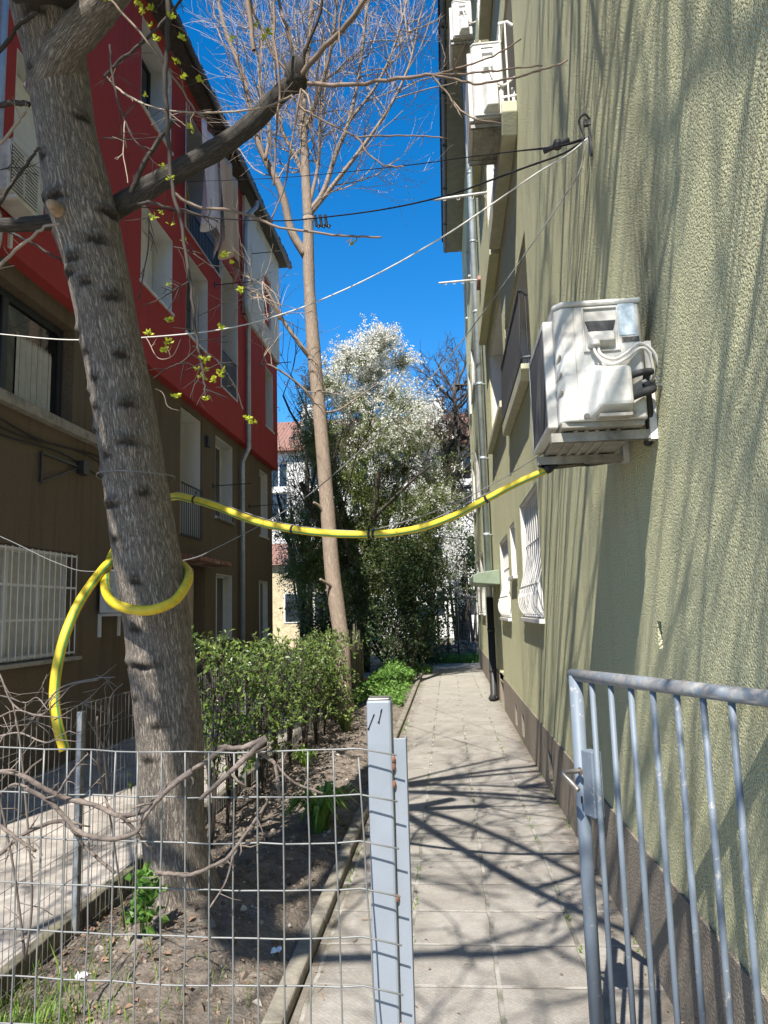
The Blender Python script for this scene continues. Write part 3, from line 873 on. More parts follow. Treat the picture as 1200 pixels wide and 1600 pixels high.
mb = MB(); facade(mb, L, 1, 2.75, 18.4, -.1, 5.3, opsL)
mb.quad((L, 2.75, -.1), (L - .95, 2.75, -.1), (L - .95, 2.75, 5.3), (L, 2.75, 5.3)); mb.box(L - 9, L - .95, 2.75, 18.4, -.1, 5.3); mb.quad((L, 18.4, -.1), (L - .95, 18.4, -.1), (L - .95, 18.4, 5.3), (L, 18.4, 5.3))
obj('wall', mb, M['brown'], B2, label='brown rendered lower wall')
opsU = []
def ou(*a): opsU.append(a); return a
wA = ou(9.68, 10.9, 9.2, 10.65, .42); wB = ou(9.78, 11.02, 6.47, 7.70, .42); lg = ou(11.55, 13.55, 8.25, 10.6, .9)
wC = ou(11.65, 12.8, 6.42, 7.85, .34); lg2 = ou(13.6, 14.75, 6.05, 8.7, .7); wF = ou(17.2, 18.0, 6.2, 7.7, .25); wE = ou(6.62, 7.75, 6.5, 7.55, .3); wN = ou(4.2, 5.4, 6.4, 7.8, .3)
mb = MB(); facade(mb, RX, 1, 2.7, 18.45, 5.3, 11.0, opsU)
mb.quad((RX, 2.7, 5.3), (RX - .95, 2.7, 5.3), (RX - .95, 2.7, 11), (RX, 2.7, 11)); mb.box(L - 9, RX - .95, 2.7, 18.45, 5.3, 11.0); mb.quad((RX, 18.45, 5.3), (RX - .95, 18.45, 5.3), (RX - .95, 18.45, 11), (RX, 18.45, 11))
mb.quad((RX, 2.7, 5.3), (RX, 18.45, 5.3), (RX - .95, 18.45, 5.3), (RX - .95, 2.7, 5.3))
obj('wall', mb, M['red'], B2, label='dark red rendered upper wall')
mb = MB(); facade(mb, RX + .06, 1, 15.15, 18.5, 8.15, 11.0, [(16.9, 17.6, 8.7, 10.0, .2)])
mb.box(RX + .001, RX + .056, 15.15, 18.5, 8.15, 8.2); mb.quad((RX + .06, 18.5, 8.15), (RX - .9, 18.5, 8.15), (RX - .9, 18.5, 11), (RX + .06, 18.5, 11)); mb.quad((RX + .06, 15.15, 8.15), (RX, 15.15, 8.15), (RX, 15.15, 11), (RX + .06, 15.15, 11))
obj('wall', mb, M['white_render'], B2, label='white rendered panel under the eave')
window(B2, RX + .06, 1, 16.9, 17.6, 8.7, 10.0, .2, split=1)
mb = MB(); mb.prism([(-3.95, 10.98), (-3.95, 11.06), (L - 4.5, 14), (L - 9.5, 11.06), (L - 9.5, 10.98)], 'y', 2.5, 18.75)
obj('roof', mb, M['roof_dark'], B2)
mb = MB()   # uneven tile ends along the eave
y = 2.5
while y < 18.75: mb.box(-3.985, -3.90 + U(-.012, .012), y + .01, y + .20, 11.062, 11.10 + U(0, .015)); y += .22
obj('eave_tiles', mb, M['roof_dark'], B2)
mb = MB(); mb.tube([(-3.93, 2.5, 10.99), (-3.93, 18.75, 10.99)], .06, 10); obj('gutter', mb, M['dark_gutter'], B2, smooth=True)
for k, (o, sh) in enumerate(((wA, 0), (wB, .97), (wC, 0), (wF, 0), (wE, .9), (wN, .5))):
    window(B2, RX, 1, *o, split=2 if k else 1, sill=.03, shutter=sh, lining='white_pvc', frame='white_pvc' if k else 'black_frame')
for o in (w2, w3, w4, w5): window(B2, L, 1, *o, split=2, sill=.03, lining='white_pvc')
wo = window(B2, L, 1, *g0, split=4, sill=.1, pane='curtain'); 
def flat_grille(par, X, y0, y1, z0, z1):
    mb = MB(); n = int((y1 - y0) / .115)
    for k in range(n + 1):
        yy = lerp(y0, y1, k / n); mb.tube([(X + .03, yy, z0), (X + .03, yy, z1)], .007, 6)
    for t in (.02, .35, .66, .98): mb.box(X + .02, X + .024, y0, y1, lerp(z0, z1, t) - .012, lerp(z0, z1, t) + .012)
    obj('grille', mb, M['white_metal'], par)
flat_grille(wo, L, g0[0] + .02, g0[1] - .02, g0[2] + .02, g0[3] - .02)
for o in (u0,):
    wo = window(B2, L, 1, *o, split=2, frame='black_frame', pane='dark_glass', fw=.085)
    mb = MB(); mb.box(L - .02, L + .10, o[0] - .4, o[1] + 1.0, o[2] - .12, o[2] - .005); obj('sill', mb, M['concrete'], wo, bevel=.01)
    mb = MB(); n = 40      # net curtain gathered behind one pane
    ya, yb = lerp(o[0], o[1], .60), lerp(o[0], o[1], .90)
    xs = L - .185
    for i in range(n):
        t0, t1 = i / n, (i + 1) / n
        f = lambda t: xs + .012 * math.sin(t * 38)
        mb.quad((f(t0) + .03, lerp(ya, yb, t0), o[2] + .12), (f(t1) + .03, lerp(ya, yb, t1), o[2] + .12), (f(t1) + .03, lerp(ya, yb, t1), o[3] - .42), (f(t0) + .03, lerp(ya, yb, t0), o[3] - .36))
    obj('net_curtain', mb, M['curtain'], wo)
loggia(B2, L, 1, *d1, m='white_render'); loggia(B2, RX, 1, *lg); loggia(B2, RX, 1, *lg2)
def rail_flat(X, y0, y1, z0, z1, m='black_metal', sp=.1, nm='railing'):
    mb = MB(); n = int((y1 - y0) / sp)
    for k in range(n + 1): mb.tube([(X, lerp(y0, y1, k / n), z0), (X, lerp(y0, y1, k / n), z1)], .008, 5)
    for z in (z0 + .03, z1): mb.box(X - .012, X + .012, y0 - .02, y1 + .02, z - .012, z + .012)
    obj(nm, mb, M[m], B2)
rail_flat(L + .03, d1[0] + .02, d1[1] - .02, 2.95, 3.85)
rail_flat(L + .05, w2[0], w2[1], 3.44, 3.78, 'galv_old')
rail_flat(RX - .02, lg[0] + .03, lg[1] - .03, 8.27, 8.74, sp=.08); rail_flat(RX - .02, lg2[0] + .03, lg2[1] - .03, 6.07, 6.85, sp=.08)
for o in (lg, lg2):   # white edging strip round the loggias
    mb = MB(); e = RX + .012
    mb.box(RX - .05, e, o[0] + .003, o[0] + .03, o[2] + .003, o[3]); mb.box(RX - .05, e, o[0] + .03, o[1] - .03, o[2] + .003, o[2] + .03); mb.box(RX - .05, e, o[1] - .03, o[1] - .003, o[2] + .003, o[3])
    obj('loggia_edging', mb, M['white_pvc'], B2)
mb = MB(); mb.box(L - .24, L - .2, 11.72, 13.13, .9, 2.48); ep = obj('entrance_panel', mb, M['pinkwall'], B2)
mb = MB(); mb.box(L - .23, L - .19, 11.73, 13.12, .0, .896); obj('entrance_base', mb, M['wood_dark'], B2)
mb = MB(); mb.prism([(L + .003, 2.50), (L + .003, 2.66), (L + .45, 2.58), (L + .47, 2.5)], 'y', 11.55, 13.3); obj('entrance_canopy', mb, M['rust'], B2, bevel=.01)
dpx = L + .09
mb = MB(); mb.tube(smoothpath([(-3.95, 15.3, 10.9), (-3.98, 15.3, 10.75), (RX + .14, 15.15, 10.5), (RX + .08, 15.12, 10.2)], 4) + [V((RX + .08, 15.1, 8.4))] + smoothpath([(RX + .10, 15.1, 8.2), (RX + .13, 15.25, 8.05), (RX + .08, 15.35, 7.85)], 4) + [V((RX + .08, 15.35, 5.2)), V((dpx, 15.35, 4.9)), V((dpx, 15.35, .1))], .05, 12)
obj('downpipe', mb, M['zinc'], B2, smooth=True)
mb = MB(); mb.tube([(RX + .10, 6.22, 10.9), (RX + .10, 6.22, 5.62)] + smoothpath([(RX + .10, 6.22, 5.5), (RX + .12, 6.25, 5.38), (RX + .02, 6.38, 5.22), (RX - .1, 6.42, 5.05)], 5), .045, 12)
obj('downpipe', mb, M['zinc'], B2, smooth=True)
mb = MB(); mb.box(L + .002, L + .07, 13.1, 13.25, 4.75, 4.95); obj('vent_box', mb, M['black_frame'], B2)
for ya, za in ((13.6, 4.08), (16.2, 4.05), (16.7, 7.55), (13.2, 7.95), (15.7, 9.85)):
    Xb = L if za < 5 else RX
    mb = MB(); mb.tube([(Xb, ya, za), (Xb + .75, ya, za + .02)], .010, 6); mb.box(Xb, Xb + .02, ya - .03, ya + .03, za - .05, za + .05)
    obj('clothes_arm', mb, M['black_metal'], B2)
for k, z in enumerate((3.62, 3.58, 3.5)):
    P = [V((L + .02, y, z + .05 * math.sin(y * 2.3 + k) - .03 * (y - 7) * (k == 2))) for y in [5 + .5 * i for i in range(10)]]
    mb = MB(); mb.tube(smoothpath(P, 4), .009, 6); obj('wall_cable', mb, M['wire_black'], B2)
# black triangular bracket on the brown wall
a = at(65, 707, X=L + .03); b = at(132, 703, X=L + .03); c = at(67, 755, X=L + .03)
mb = MB(); c = V((a.x, a.y, a.z - .33)); b = V((a.x, a.y + .85, a.z))
mb.obox(a, b, .025, .025); mb.obox(a + V((0, 0, -.0)), c, .025, .025, V((0, 1, 0))); mb.obox(c, b, .02, .02)
mb.box(a.x - .03, a.x + .06, b.y - .02, b.y + .12, b.z - .08, b.z + .08)
obj('triangular_bracket', mb, M['black_metal'], label='black triangular steel bracket fixed to the brown wall below the upper sill', cat='bracket')


def ac_front_unit(label, X, y0, y1, z0, z1, d=.3):
    t = thing('air_conditioner', (X + d / 2, (y0 + y1) / 2, z0), label, 'air conditioner', 'outdoor units on the left building')
    mb = MB(); mb.box(X + .05, X + d, y0, y1, z0, z1); obj('casing', mb, M['ac'], t, bevel=.015)
    mb = MB(); mb.box(X + d, X + d + .006, y0 + .04, y1 - .22 * (y1 - y0), z0 + .04, z1 - .04); fg = obj('fan_recess', mb, M['ac_dark'], t)
    mb = MB(); n = int((z1 - z0 - .08) / .035)
    for k in range(n + 1):
        z = z0 + .045 + k * .035; mb.box(X + d + .006, X + d + .016, y0 + .04, y1 - .22 * (y1 - y0), z, z + .014)
    mb.box(X + d + .006, X + d + .018, lerp(y0, y1, .37), lerp(y0, y1, .40), z0 + .04, z1 - .04)
    obj('fan_grille', mb, M['ac'], fg)
    for ya in (y0 + .1, y1 - .1):
        mb = MB(); mb.box(X + .0, X + d + .03, ya - .02, ya + .02, z0 - .04, z0 - .004); mb.box(X, X + .03, ya - .02, ya + .02, z0 - .3, z0 - .04); obj('bracket_arm', mb, M['white_metal'], t)
    return t
ac_front_unit('grey-white air conditioner on the red wall at the left edge beside the trunk', RX, 6.10, 6.72, 5.62, 6.14)
ac_front_unit('small air conditioner beside the barred window, half behind the trunk', L, 8.95, 9.7, 1.68, 2.22)

# laundry and a yellow keg on the loggia
def hanging(label, y0, y1, z0, z1, X, m, amp, dz):
    mb = MB(); n, k = 46, 14
    for j in range(k + 1):
        t = j / k
        for i in range(n + 1):
            s = i / n
            yy = lerp(y0, y1, s) + .05 * math.sin(s * 9 + t * 2) * t
            xx = X + amp * math.sin(s * 15 + 1.5 * t) * (.3 + .7 * t) + .03 * math.sin(s * 5)
            zz = lerp(z1, z0 + dz * math.sin(s * 7) + dz * s, t)
            mb.v.append((xx, yy, zz))
    for j in range(k):
        for i in range(n):
            a = j * (n + 1) + i; mb.f.append((a, a + 1, a + n + 2, a + n + 1))
    o = obj('hanging_sheet', mb, M[m], smooth=True, label=label, cat='laundry', group='laundry on the red building')
    s = o.modifiers.new('thickness', 'SOLIDIFY'); s.thickness = .006
    return o
hanging('white sheet hung out to dry in front of the upper loggia', 11.35, 12.35, 8.5, 10.1, -3.9, 'cloth_white', .10, -.30)
hanging('beige cloth hung beside the white sheet at the upper loggia', 12.2, 13.45, 8.45, 10.2, -3.86, 'cloth_beige', .11, -.30)
mb = MB(); mb.lathe([(0, 0), (.17, 0), (.2, .04), (.2, .3), (.21, .33), (.2, .36), (.2, .66), (.21, .69), (.2, .72), (.19, .92), (.14, .98), (0, 1.0)], (RX - .24, 11.84, 8.26), 20)
obj('barrel', mb, M['yellow_plastic'], smooth=True, label='yellow plastic barrel standing behind the railing of the upper loggia', cat='barrel')

# ------------------------------------------------------------------ big leaning tree
T1 = thing('big_tree', at(300, 1470, Y=3.95), 'thick grey-brown tree leaning left in the foreground with yellow hose looped round it', 'tree')
AX = [(1530, 300, 4.0, 132), (1480, 299, 3.98, 118), (1440, 294, 3.96, 108), (1380, 283, 3.95, 104), (1300, 272, 3.93, 107), (1150, 265, 3.88, 115), (1000, 248, 3.80, 116), (900, 235, 3.74, 119),
      (800, 219, 3.66, 116), (700, 204, 3.57, 114), (600, 187, 3.48, 113), (500, 167, 3.40, 112), (420, 151, 3.34, 118), (350, 131, 3.29, 134), (300, 123, 3.25, 128), (200, 103, 3.17, 116),
      (100, 88, 3.09, 122), (20, 72, 3.02, 138), (-60, 60, 2.98, 120), (-200, 25, 2.9, 108), (-420, -20, 2.8, 96), (-700, -80, 2.7, 80)]
cen = [at(x, y, Y=d) for y, x, d, w_ in AX]
rad = [w_ / 2 * d / F * .885 for y, x, d, w_ in AX]
K = 12
cs = smoothpath(cen, K)
rs = []
for i in range(len(rad) - 1):
    for j in range(K):
        t = j / K; t = t * t * (3 - 2 * t); rs.append(lerp(rad[i], rad[i + 1], t))
rs.append(rad[-1])
knots = [(135, 71, .5), (204, 140, .7), (262, 86, .4), (319, 79, 1.), (437, 124, .8), (480, 191, .7), (527, 131, .8), (565, 206, .6), (614, 144, .6), (644, 216, .7), (679, 148, .8), (700, 219, .8),
         (745, 165, .7), (792, 190, 1.), (772, 240, .5), (840, 197, .6), (905, 232, .4), (985, 230, .5), (1035, 240, 1.3), (1040, 205, .7), (1130, 265, .5), (395, 170, .8), (345, 180, 1.2), (600, 165, .3), (30, 110, 1.1), (55, 80, 1.), (1370, 270, .7), (330, 110, 1.), (420, 135, .7), (460, 155, .5), (560, 150, .4), (640, 165, .4), (720, 185, .5), (1090, 225, .5), (1180, 250, .6)]
kw = []
for ky, kx, ks in knots:
    best = min(range(len(cs)), key=lambda i: abs((800 - F * 0) - 0) if False else (lambda q: abs((800 + F * q.y / q.z) - ky))(R3.transposed() @ (cs[i] - CAM)))
    c = cs[best]; d = at(kx, ky, Y=c.y)
    off = (d.x - c.x) / rs[best]; off = max(-.95, min(.95, off))
    kw.append((V((c.x + off * rs[best], c.y - math.sqrt(1 - off * off) * rs[best], c.z)), ks))
mb = MB(); NS = 96
attr = []
SUB = 3
rows = []
for i in range(len(cs) - 1):
    for j in range(SUB): rows.append((cs[i].lerp(cs[i + 1], j / SUB), lerp(rs[i], rs[i + 1], j / SUB)))
rows.append((cs[-1], rs[-1]))
ln = 0
for i, (c, r) in enumerate(rows):
    if i: ln += (c - rows[i - 1][0]).length
    for j in range(NS + 1):
        a = math.pi / 2 + 2 * math.pi * j / NS
        dx, dy = math.cos(a), math.sin(a)
        rr = r * (1 + .035 * noise.noise(V((dx * 1.4, dy * 1.4, c.z * 1.3))) + .018 * noise.noise(V((dx * 4, dy * 4, c.z * 3))))
        if c.z < .55:   # root flare
            fl = (1 - max(c.z, -.1) / .55) ** 2
            rr *= 1 + fl * (.34 + .30 * max(0, math.sin(a * 3 + .9)) + .14 * math.sin(a * 5))
        p = V((c.x + dx * rr, c.y + dy * rr, c.z)); sc = 0
        for k, ks in kw:
            dz = p.z - k.z
            if abs(dz) > .16: continue
            dh = math.hypot(p.x - k.x, p.y - k.y)
            if dh > .2 * ks + .1: continue
            wv = .012 * noise.noise(V((p.x * 30, p.y * 30, k.z)))
            e = math.exp(-(dh / (.055 * ks + .012)) ** 2)
            up = math.exp(-((dz - .012 + wv) / .018) ** 2) * e
            dn = math.exp(-((dz + .014 + wv) / .013) ** 2) * e
            hal = math.exp(-(dz / .05) ** 2) * e
            rr += .011 * hal * ks + .010 * up * ks - .014 * dn * ks
            sc = max(sc, min(1, (dn * 1.1 + up * .45 + .25 * hal) * (.6 + .8 * abs(noise.noise(p * 60)))))
        p = V((c.x + dx * rr, c.y + dy * rr, c.z))
        mb.uv[len(mb.v)] = (j / NS * 2 * math.pi * .17 * 1.0, ln)
        mb.v.append(tuple(p)); attr.append(sc)
for i in range(len(rows) - 1):
    for j in range(NS):
        a = i * (NS + 1) + j; mb.f.append((a, a + 1, a + NS + 2, a + NS + 1))
mb.attr = attr
obj('trunk', mb, M['bark'], T1, smooth=True)


def pxpath(pts, Y0, Y1=None):
    n = len(pts); Y1 = Y0 if Y1 is None else Y1
    return [at(x, y, Y=lerp(Y0, Y1, i / max(1, n - 1))) for i, (x, y) in enumerate(pts)]


def limb(pts, r0, r1, m, name='limb', n=16, wob=.012, lab=None):
    sp = smoothpath(pts, 8)
    rr = [lerp(r0, r1, i / (len(sp) - 1)) * (1 + .10 * noise.noise(V((i * .35, r0 * 50, 1)))) for i in range(len(sp))]
    sp = [p + V((noise.noise(p * 3), noise.noise(p * 3 + V((9, 0, 0))), noise.noise(p * 3 + V((0, 7, 0))))) * wob for p in sp]
    mb = MB(); mb.tube(sp, rr, n, True, True)
    obj(name, mb, m, T1, smooth=True, label=lab)
    return sp
# dark right-hand limb, pollarded end
lb = limb(pxpath([(140, 350), (185, 320), (235, 290), (290, 262), (345, 228), (395, 190), (430, 155), (462, 128)], 3.38, 3.12), .058, .042, M['limb_bark'], lab='dark limb reaching right to a pollarded end')
knob = lb[-1]
mb = MB()
for k in range(5):
    d = V((U(-.3, .5), U(-.4, .2), U(.3, 1))).normalized()
    mb.tube([knob - d * .03, knob + d * .04, knob + d * U(.07, .11)], [.05, .042, .02], 10, True, True)
obj('pollard_head', mb, M['limb_bark'], T1, smooth=True)
limb(pxpath([(92, 330), (84, 322), (79, 318)], 3.14, 3.05), .034, .021, M['cut_wood'], 'cut_stub', wob=.002)
limb(pxpath([(72, 150), (84, 115), (112, 62), (150, 18), (185, -28), (225, -110), (280, -240)], 3.12, 2.7), .10, .06, M['bark'], 'limb')
limb(pxpath([(110, 345), (60, 349), (0, 352), (-80, 345), (-200, 300)], 3.25, 3.0), .038, .028, M['limb_bark'], 'limb')

# twigs: hand-placed ones in view and the crown that spreads above the frame
TW = {'shoot': MB(), 'twig_dark': MB(), 'twig_pale': MB()}
LEAF = MB()


def bud(p, k=5, s=.016):
    for i in range(k):
        d = rdir(); d.z = abs(d.z) * .6 + .1; d.normalize()
        LEAF.leaf(p + rdir() * s * .5, d, rdir(), U(.7, 1.4) * s, U(.6, 1) * s, .2)


def twig(pts, r0, r1, kind, side=0, sl=.12, sr=.0022, buds=.0, n=5, k=5):
    sp = smoothpath(pts, k)
    sp = [p + V((U(-1, 1), U(-1, 1), U(-1, 1))) * min(.004, r0 * .5) for p in sp]
    TW[kind].tube(sp, [lerp(r0, r1, i / (len(sp) - 1)) for i in range(len(sp))], n, False)
    for i in range(side):
        j = rnd.randrange(1, len(sp) - 1)
        t = (sp[j + 1] - sp[j - 1]).normalized()
        d = (t * U(.2, .9) + rdir() * .9).normalized()
        l = U(.4, 1.2) * sl
        q = [sp[j], sp[j] + d * l * .5 + rdir() * l * .08, sp[j] + d * l + rdir() * l * .15]
        TW[kind].tube(q, [sr, sr * .8, sr * .5], 4, False)
        if U(0, 1) < buds: bud(q[2])
        if U(0, 1) < .5:
            d2 = (d + rdir() * .9).normalized()
            TW[kind].tube([q[1], q[1] + d2 * l * .3, q[1] + d2 * l * .55 + rdir() * l * .06], [sr * .8, sr * .6, sr * .4], 4, False)
    return sp
px = pxpath
twig(px([(262, -60), (263, 0), (262, 60), (258, 130), (262, 200), (270, 290), (285, 360), (298, 450), (308, 530), (318, 590), (321, 618)], 2.7, 2.6), .013, .0035, 'twig_dark', 26, .16, buds=.15)
twig(px([(165, -15), (180, 7), (227, 61), (269, 117), (306, 173), (318, 182)], 2.75), .006, .004, 'shoot', 8, .10, buds=.25)
twig(px([(165, 120), (185, 97), (230, 60), (258, 30), (300, -20)], 2.8), .008, .006, 'twig_dark', 5, .12, buds=.2)
twig(px([(205, 300), (222, 262), (250, 215), (273, 185)], 3.0), .013, .010, 'twig_dark', 1, .05)
twig(px([(165, 118), (180, 135), (200, 150), (225, 163)], 2.8), .004, .005, 'twig_pale', 2, .06)
twig(px([(225, 163), (260, 172), (310, 176), (380, 173), (420, 165), (455, 150)], 2.85), .0035, .005, 'twig_pale', 14, .14, buds=.1)
twig(px([(172, 70), (175, 110), (185, 160), (200, 200), (215, 225), (240, 235)], 2.7), .005, .003, 'twig_dark', 8, .12)
twig(px([(195, 190), (193, 240), (200, 285)], 2.7), .003, .002, 'twig_pale', 3, .06)
twig(px([(160, 215), (200, 218), (245, 214)], 2.7), .003, .002, 'twig_dark', 3, .06)
twig(px([(215, 318), (235, 316), (257, 323), (300, 332), (340, 345)], 2.95), .009, .004, 'twig_dark', 8, .14, buds=.2)
twig(px([(271, 302), (306, 322), (362, 330), (404, 342), (437, 355), (520, 367), (565, 370), (597, 371)], 2.95), .0075, .0045, 'shoot', 8, .08, buds=.1)
twig(px([(232, 330), (232, 380), (222, 440), (217, 470)], 2.75), .003, .002, 'twig_dark', 7, .10)
twig(px([(272, 385), (300, 395), (335, 420)], 2.7), .003, .002, 'twig_dark', 6, .09, buds=.3)
twig(px([(295, 440), (270, 455), (245, 470), (222, 478)], 2.7), .003, .002, 'twig_dark', 7, .09, buds=.1)
twig(px([(308, 545), (285, 565), (262, 575), (240, 590)], 2.6), .003, .002, 'twig_dark', 5, .08, buds=.4)
twig(px([(300, 540), (335, 560), (365, 600), (380, 640)], 2.65), .003, .002, 'twig_dark', 5, .08, buds=.4)
twig(px([(228, 527), (248, 560), (270, 555), (282, 530)], 2.7), .002, .0015, 'twig_pale', 2, .05)
twig(px([(243, 607), (255, 615), (262, 635), (280, 642)], 2.7), .002, .0015, 'twig_pale', 0)
for x, y in ((215, 8), (222, 20), (237, 14), (236, 40), (243, 60), (268, 25), (285, 60), (276, 98), (289, 121), (311, 125), (254, 262), (239, 340), (232, 523), (262, 535), (258, 547), (265, 500), (275, 619), (317, 590), (333, 593), (323, 624), (395, 660), (386, 655), (345, 513), (345, 586), (324, 562), (267, 280), (350, 398), (376, 455), (365, 60), (400, 40), (420, 50), (412, 60)):
    bud(at(x, y, Y=2.65), 11, .017)
# left edge twigs
twig(px([(-30, 455), (0, 415), (40, 378), (70, 355), (96, 350)], 2.9), .009, .006, 'twig_pale', 3, .08)
twig(px([(-20, 345), (40, 375), (75, 395), (95, 405)], 3.3), .008, .005, 'twig_dark', 2, .08)
twig(px([(-20, 170), (20, 160), (45, 162)], 2.9), .014, .012, 'twig_dark')
twig(px([(-20, 250), (20, 200), (38, 175)], 2.8), .008, .006, 'twig_pale', 2, .08)
twig(px([(-10, 330), (25, 280), (50, 245), (62, 230)], 2.9), .009, .006, 'twig_dark', 4, .1)
twig(px([(-10, 90), (15, 60), (28, 40), (60, 20)], 2.9), .01, .008, 'twig_dark', 2, .08)
twig(px([(0, 265), (30, 262), (60, 275)], 3.0), .003, .002, 'twig_dark', 4, .08)
# shoots from the pollard head
s1 = twig(px([(468, 128), (500, 132), (540, 133), (620, 123), (678, 117)], 3.15, 2.9), .012, .007, 'shoot', 5, .08)
for P, r in (([(678, 117), (720, 105), (770, 88), (815, 60)], .005), ([(678, 117), (740, 114), (800, 108), (848, 102)], .005), ([(678, 117), (715, 125), (750, 131), (800, 122), (850, 108), (888, 95)], .006), ([(676, 119), (700, 148), (720, 172), (748, 188), (782, 192)], .005), ([(700, 122), (715, 95), (728, 65)], .003), ([(695, 140), (705, 155), (722, 185)], .0035)):
    twig(px(P, 2.9, 2.75), r, r * .6, 'shoot', 2, .03, .002)
twig(px([(468, 120), (500, 80), (540, 40), (575, -8), (620, -80)], 3.1, 2.9), .014, .011, 'shoot', 4, .1)
twig(px([(462, 115), (452, 60), (438, 10), (420, -60)], 3.15, 3.2), .009, .007, 'shoot', 5, .1)
twig(px([(458, 120), (430, 90), (410, 50), (392, 5), (380, -60)], 3.15, 3.2), .008, .005, 'shoot', 6, .1)
twig(px([(470, 118), (480, 70), (500, 20), (512, -60)], 3.1, 3.0), .009, .006, 'twig_dark', 6, .1)
twig(px([(455, 150), (470, 168), (505, 188), (556, 215), (575, 240), (600, 258), (632, 260)], 3.1, 3.0), .006, .003, 'shoot', 10, .14)
twig(px([(556, 214), (620, 212), (660, 213), (700, 216)], 3.05), .004, .003, 'shoot', 2, .04)
twig(px([(470, 140), (480, 150), (485, 175), (478, 195), (455, 192)], 3.1), .005, .003, 'twig_pale', 2, .05)
twig(px([(470, 140), (455, 230), (445, 290), (425, 340)], 3.0), .005, .003, 'shoot', 4, .1)
twig(px([(380, -30), (392, 40), (398, 80)], 2.5), .012, .009, 'shoot', 0)
twig(px([(430, -30), (428, 60), (437, 130), (432, 200), (428, 290)], 2.9), .007, .004, 'shoot', 6, .1)
twig(px([(540, -30), (530, 40), (533, 90)], 3.0), .006, .004, 'shoot', 3, .1)
# crown above the frame: limbs over the path and long upright shoots, whose shade falls on the path and the stucco
def grow(p, d, l, r, dep, spread, up, kind='shoot'):
    n = 5; q = [p]; dd = d.copy()
    for i in range(n):
        dd = (dd + rdir() * .16 + V((0, 0, up * .12))).normalized()
        q.append(q[-1] + dd * (l / n))
    TW[kind].tube(q, [lerp(r, r * .55, i / n) for i in range(n + 1)], 6 if r > .015 else 4, False)
    if dep <= 0: return
    for i in range(rnd.choice((3, 4, 4, 5))):
        j = rnd.randrange(2, n + 1)
        nd = ((q[j] - q[j - 1]).normalized() + rdir() * spread).normalized()
        grow(q[j], nd, l * U(.5, .8), r * U(.38, .55), dep - 1, spread, up, kind)
c0 = cen[-3]
for tgt, r in (((-.6, 1.6, 6.8), .034), ((-.1, .2, 7.6), .036), ((.25, -1.0, 8.6), .05), ((-.9, 2.6, 7.4), .032), ((-.2, 1.2, 8.8), .05), ((.35, .4, 9.6), .045), ((-2.2, 2.0, 7.5), .05), ((-1.6, .3, 8.2), .05), ((-.5, -1.8, 7.6), .05)):
    tgt = V(tgt); st_ = c0 + rdir() * .08
    mid = st_.lerp(tgt, .5) + V((0, 0, .25)) + rdir() * .15
    sp = smoothpath([st_, mid, tgt], 6)
    TW['twig_dark'].tube(sp, [lerp(r, r * .55, i / (len(sp) - 1)) for i in range(len(sp))], 8, False)
    for k in range(4):
        j = rnd.randrange(6, len(sp)); t = (sp[j] - sp[j - 1]).normalized()
        grow(sp[j], (t + rdir() * .7 + V((0, 0, .35))).normalized(), U(1.0, 1.7), r * U(.25, .4), 2, .75, .8)
for tgts, r in (([(-1.75, 3.0, 5.0), (-1.9, 1.6, 5.6), (-2.15, .1, 6.3), (-2.3, -1.6, 8.3)], .09), ([(-1.75, 3.05, 4.6), (-1.9, 1.6, 4.5), (-2.1, .3, 5.0), (-2.2, -1.0, 6.0), (-2.2, -1.8, 7.0)], .20)):  # unseen thick limbs, added so their shade falls on the big trunk
    sp = smoothpath(tgts, 8); TW['twig_dark'].tube(sp, [lerp(r, r * .6, i / (len(sp) - 1)) for i in range(len(sp))], 12, False)
    for k in range(6):
        j = rnd.randrange(8, len(sp)); grow(sp[j], (rdir() * .8 + V((0, 0, .5))).normalized(), U(.8, 1.5), r * .25, 2, .8, .6)
for k in range(36):
    y = U(-.8, 2.9); z = max(3.2 + .95 * y, 4.6) + rnd.random() * 4.5; x = U(-.1, .68) if k % 2 else U(.35, .78)
    p = V((x, y, z)); d = V((U(-.35, .35), U(-.5, .5), 1)).normalized()
    a = V((-.5, 1.6, 7.0)).lerp(p, .55) + rdir() * .2
    if k % 3 == 0: TW['shoot'].tube(smoothpath([V((-.8, 1.8, 6.6)), a + V((0, 0, .15)), p], 5), [.018, .016, .015, .014, .013, .012, .011, .010, .009, .008, .008], 5, False)
    q = [p]
    for i in range(7): d = (d + rdir() * .10).normalized(); q.append(q[-1] + d * U(.22, .32))
    TW['shoot'].tube(q, [lerp(.010, .004, i / 7) for i in range(8)], 5, False)
    for i in range(9):
        j = rnd.randrange(0, 7); d2 = (d + rdir() * .6).normalized(); TW['shoot'].tube([q[j], q[j] + d2 * .18, q[j] + d2 * .4 + rdir() * .04], [.006, .005, .003], 4, False)
def spray(p, n, l, r):
    d = V((U(-.6, .6), U(-.6, .6), U(.3, 1))).normalized(); q = [p]
    for i in range(6): d = (d + rdir() * .16).normalized(); q.append(q[-1] + d * l / 6)
    TW['shoot'].tube(q, [lerp(r, r * .4, i / 6) for i in range(7)], 5, False)
    for i in range(n):
        j = rnd.randrange(0, 6); d2 = (d + rdir() * .9).normalized(); e = q[j] + d2 * l * .22
        TW['shoot'].tube([q[j], e, e + (d2 + rdir() * .5).normalized() * l * .2], [r * .5, r * .4, r * .25], 4, False)
        TW['shoot'].tube([e, e + (d2 + rdir() * .9).normalized() * l * .18], [r * .35, r * .2], 3, False)
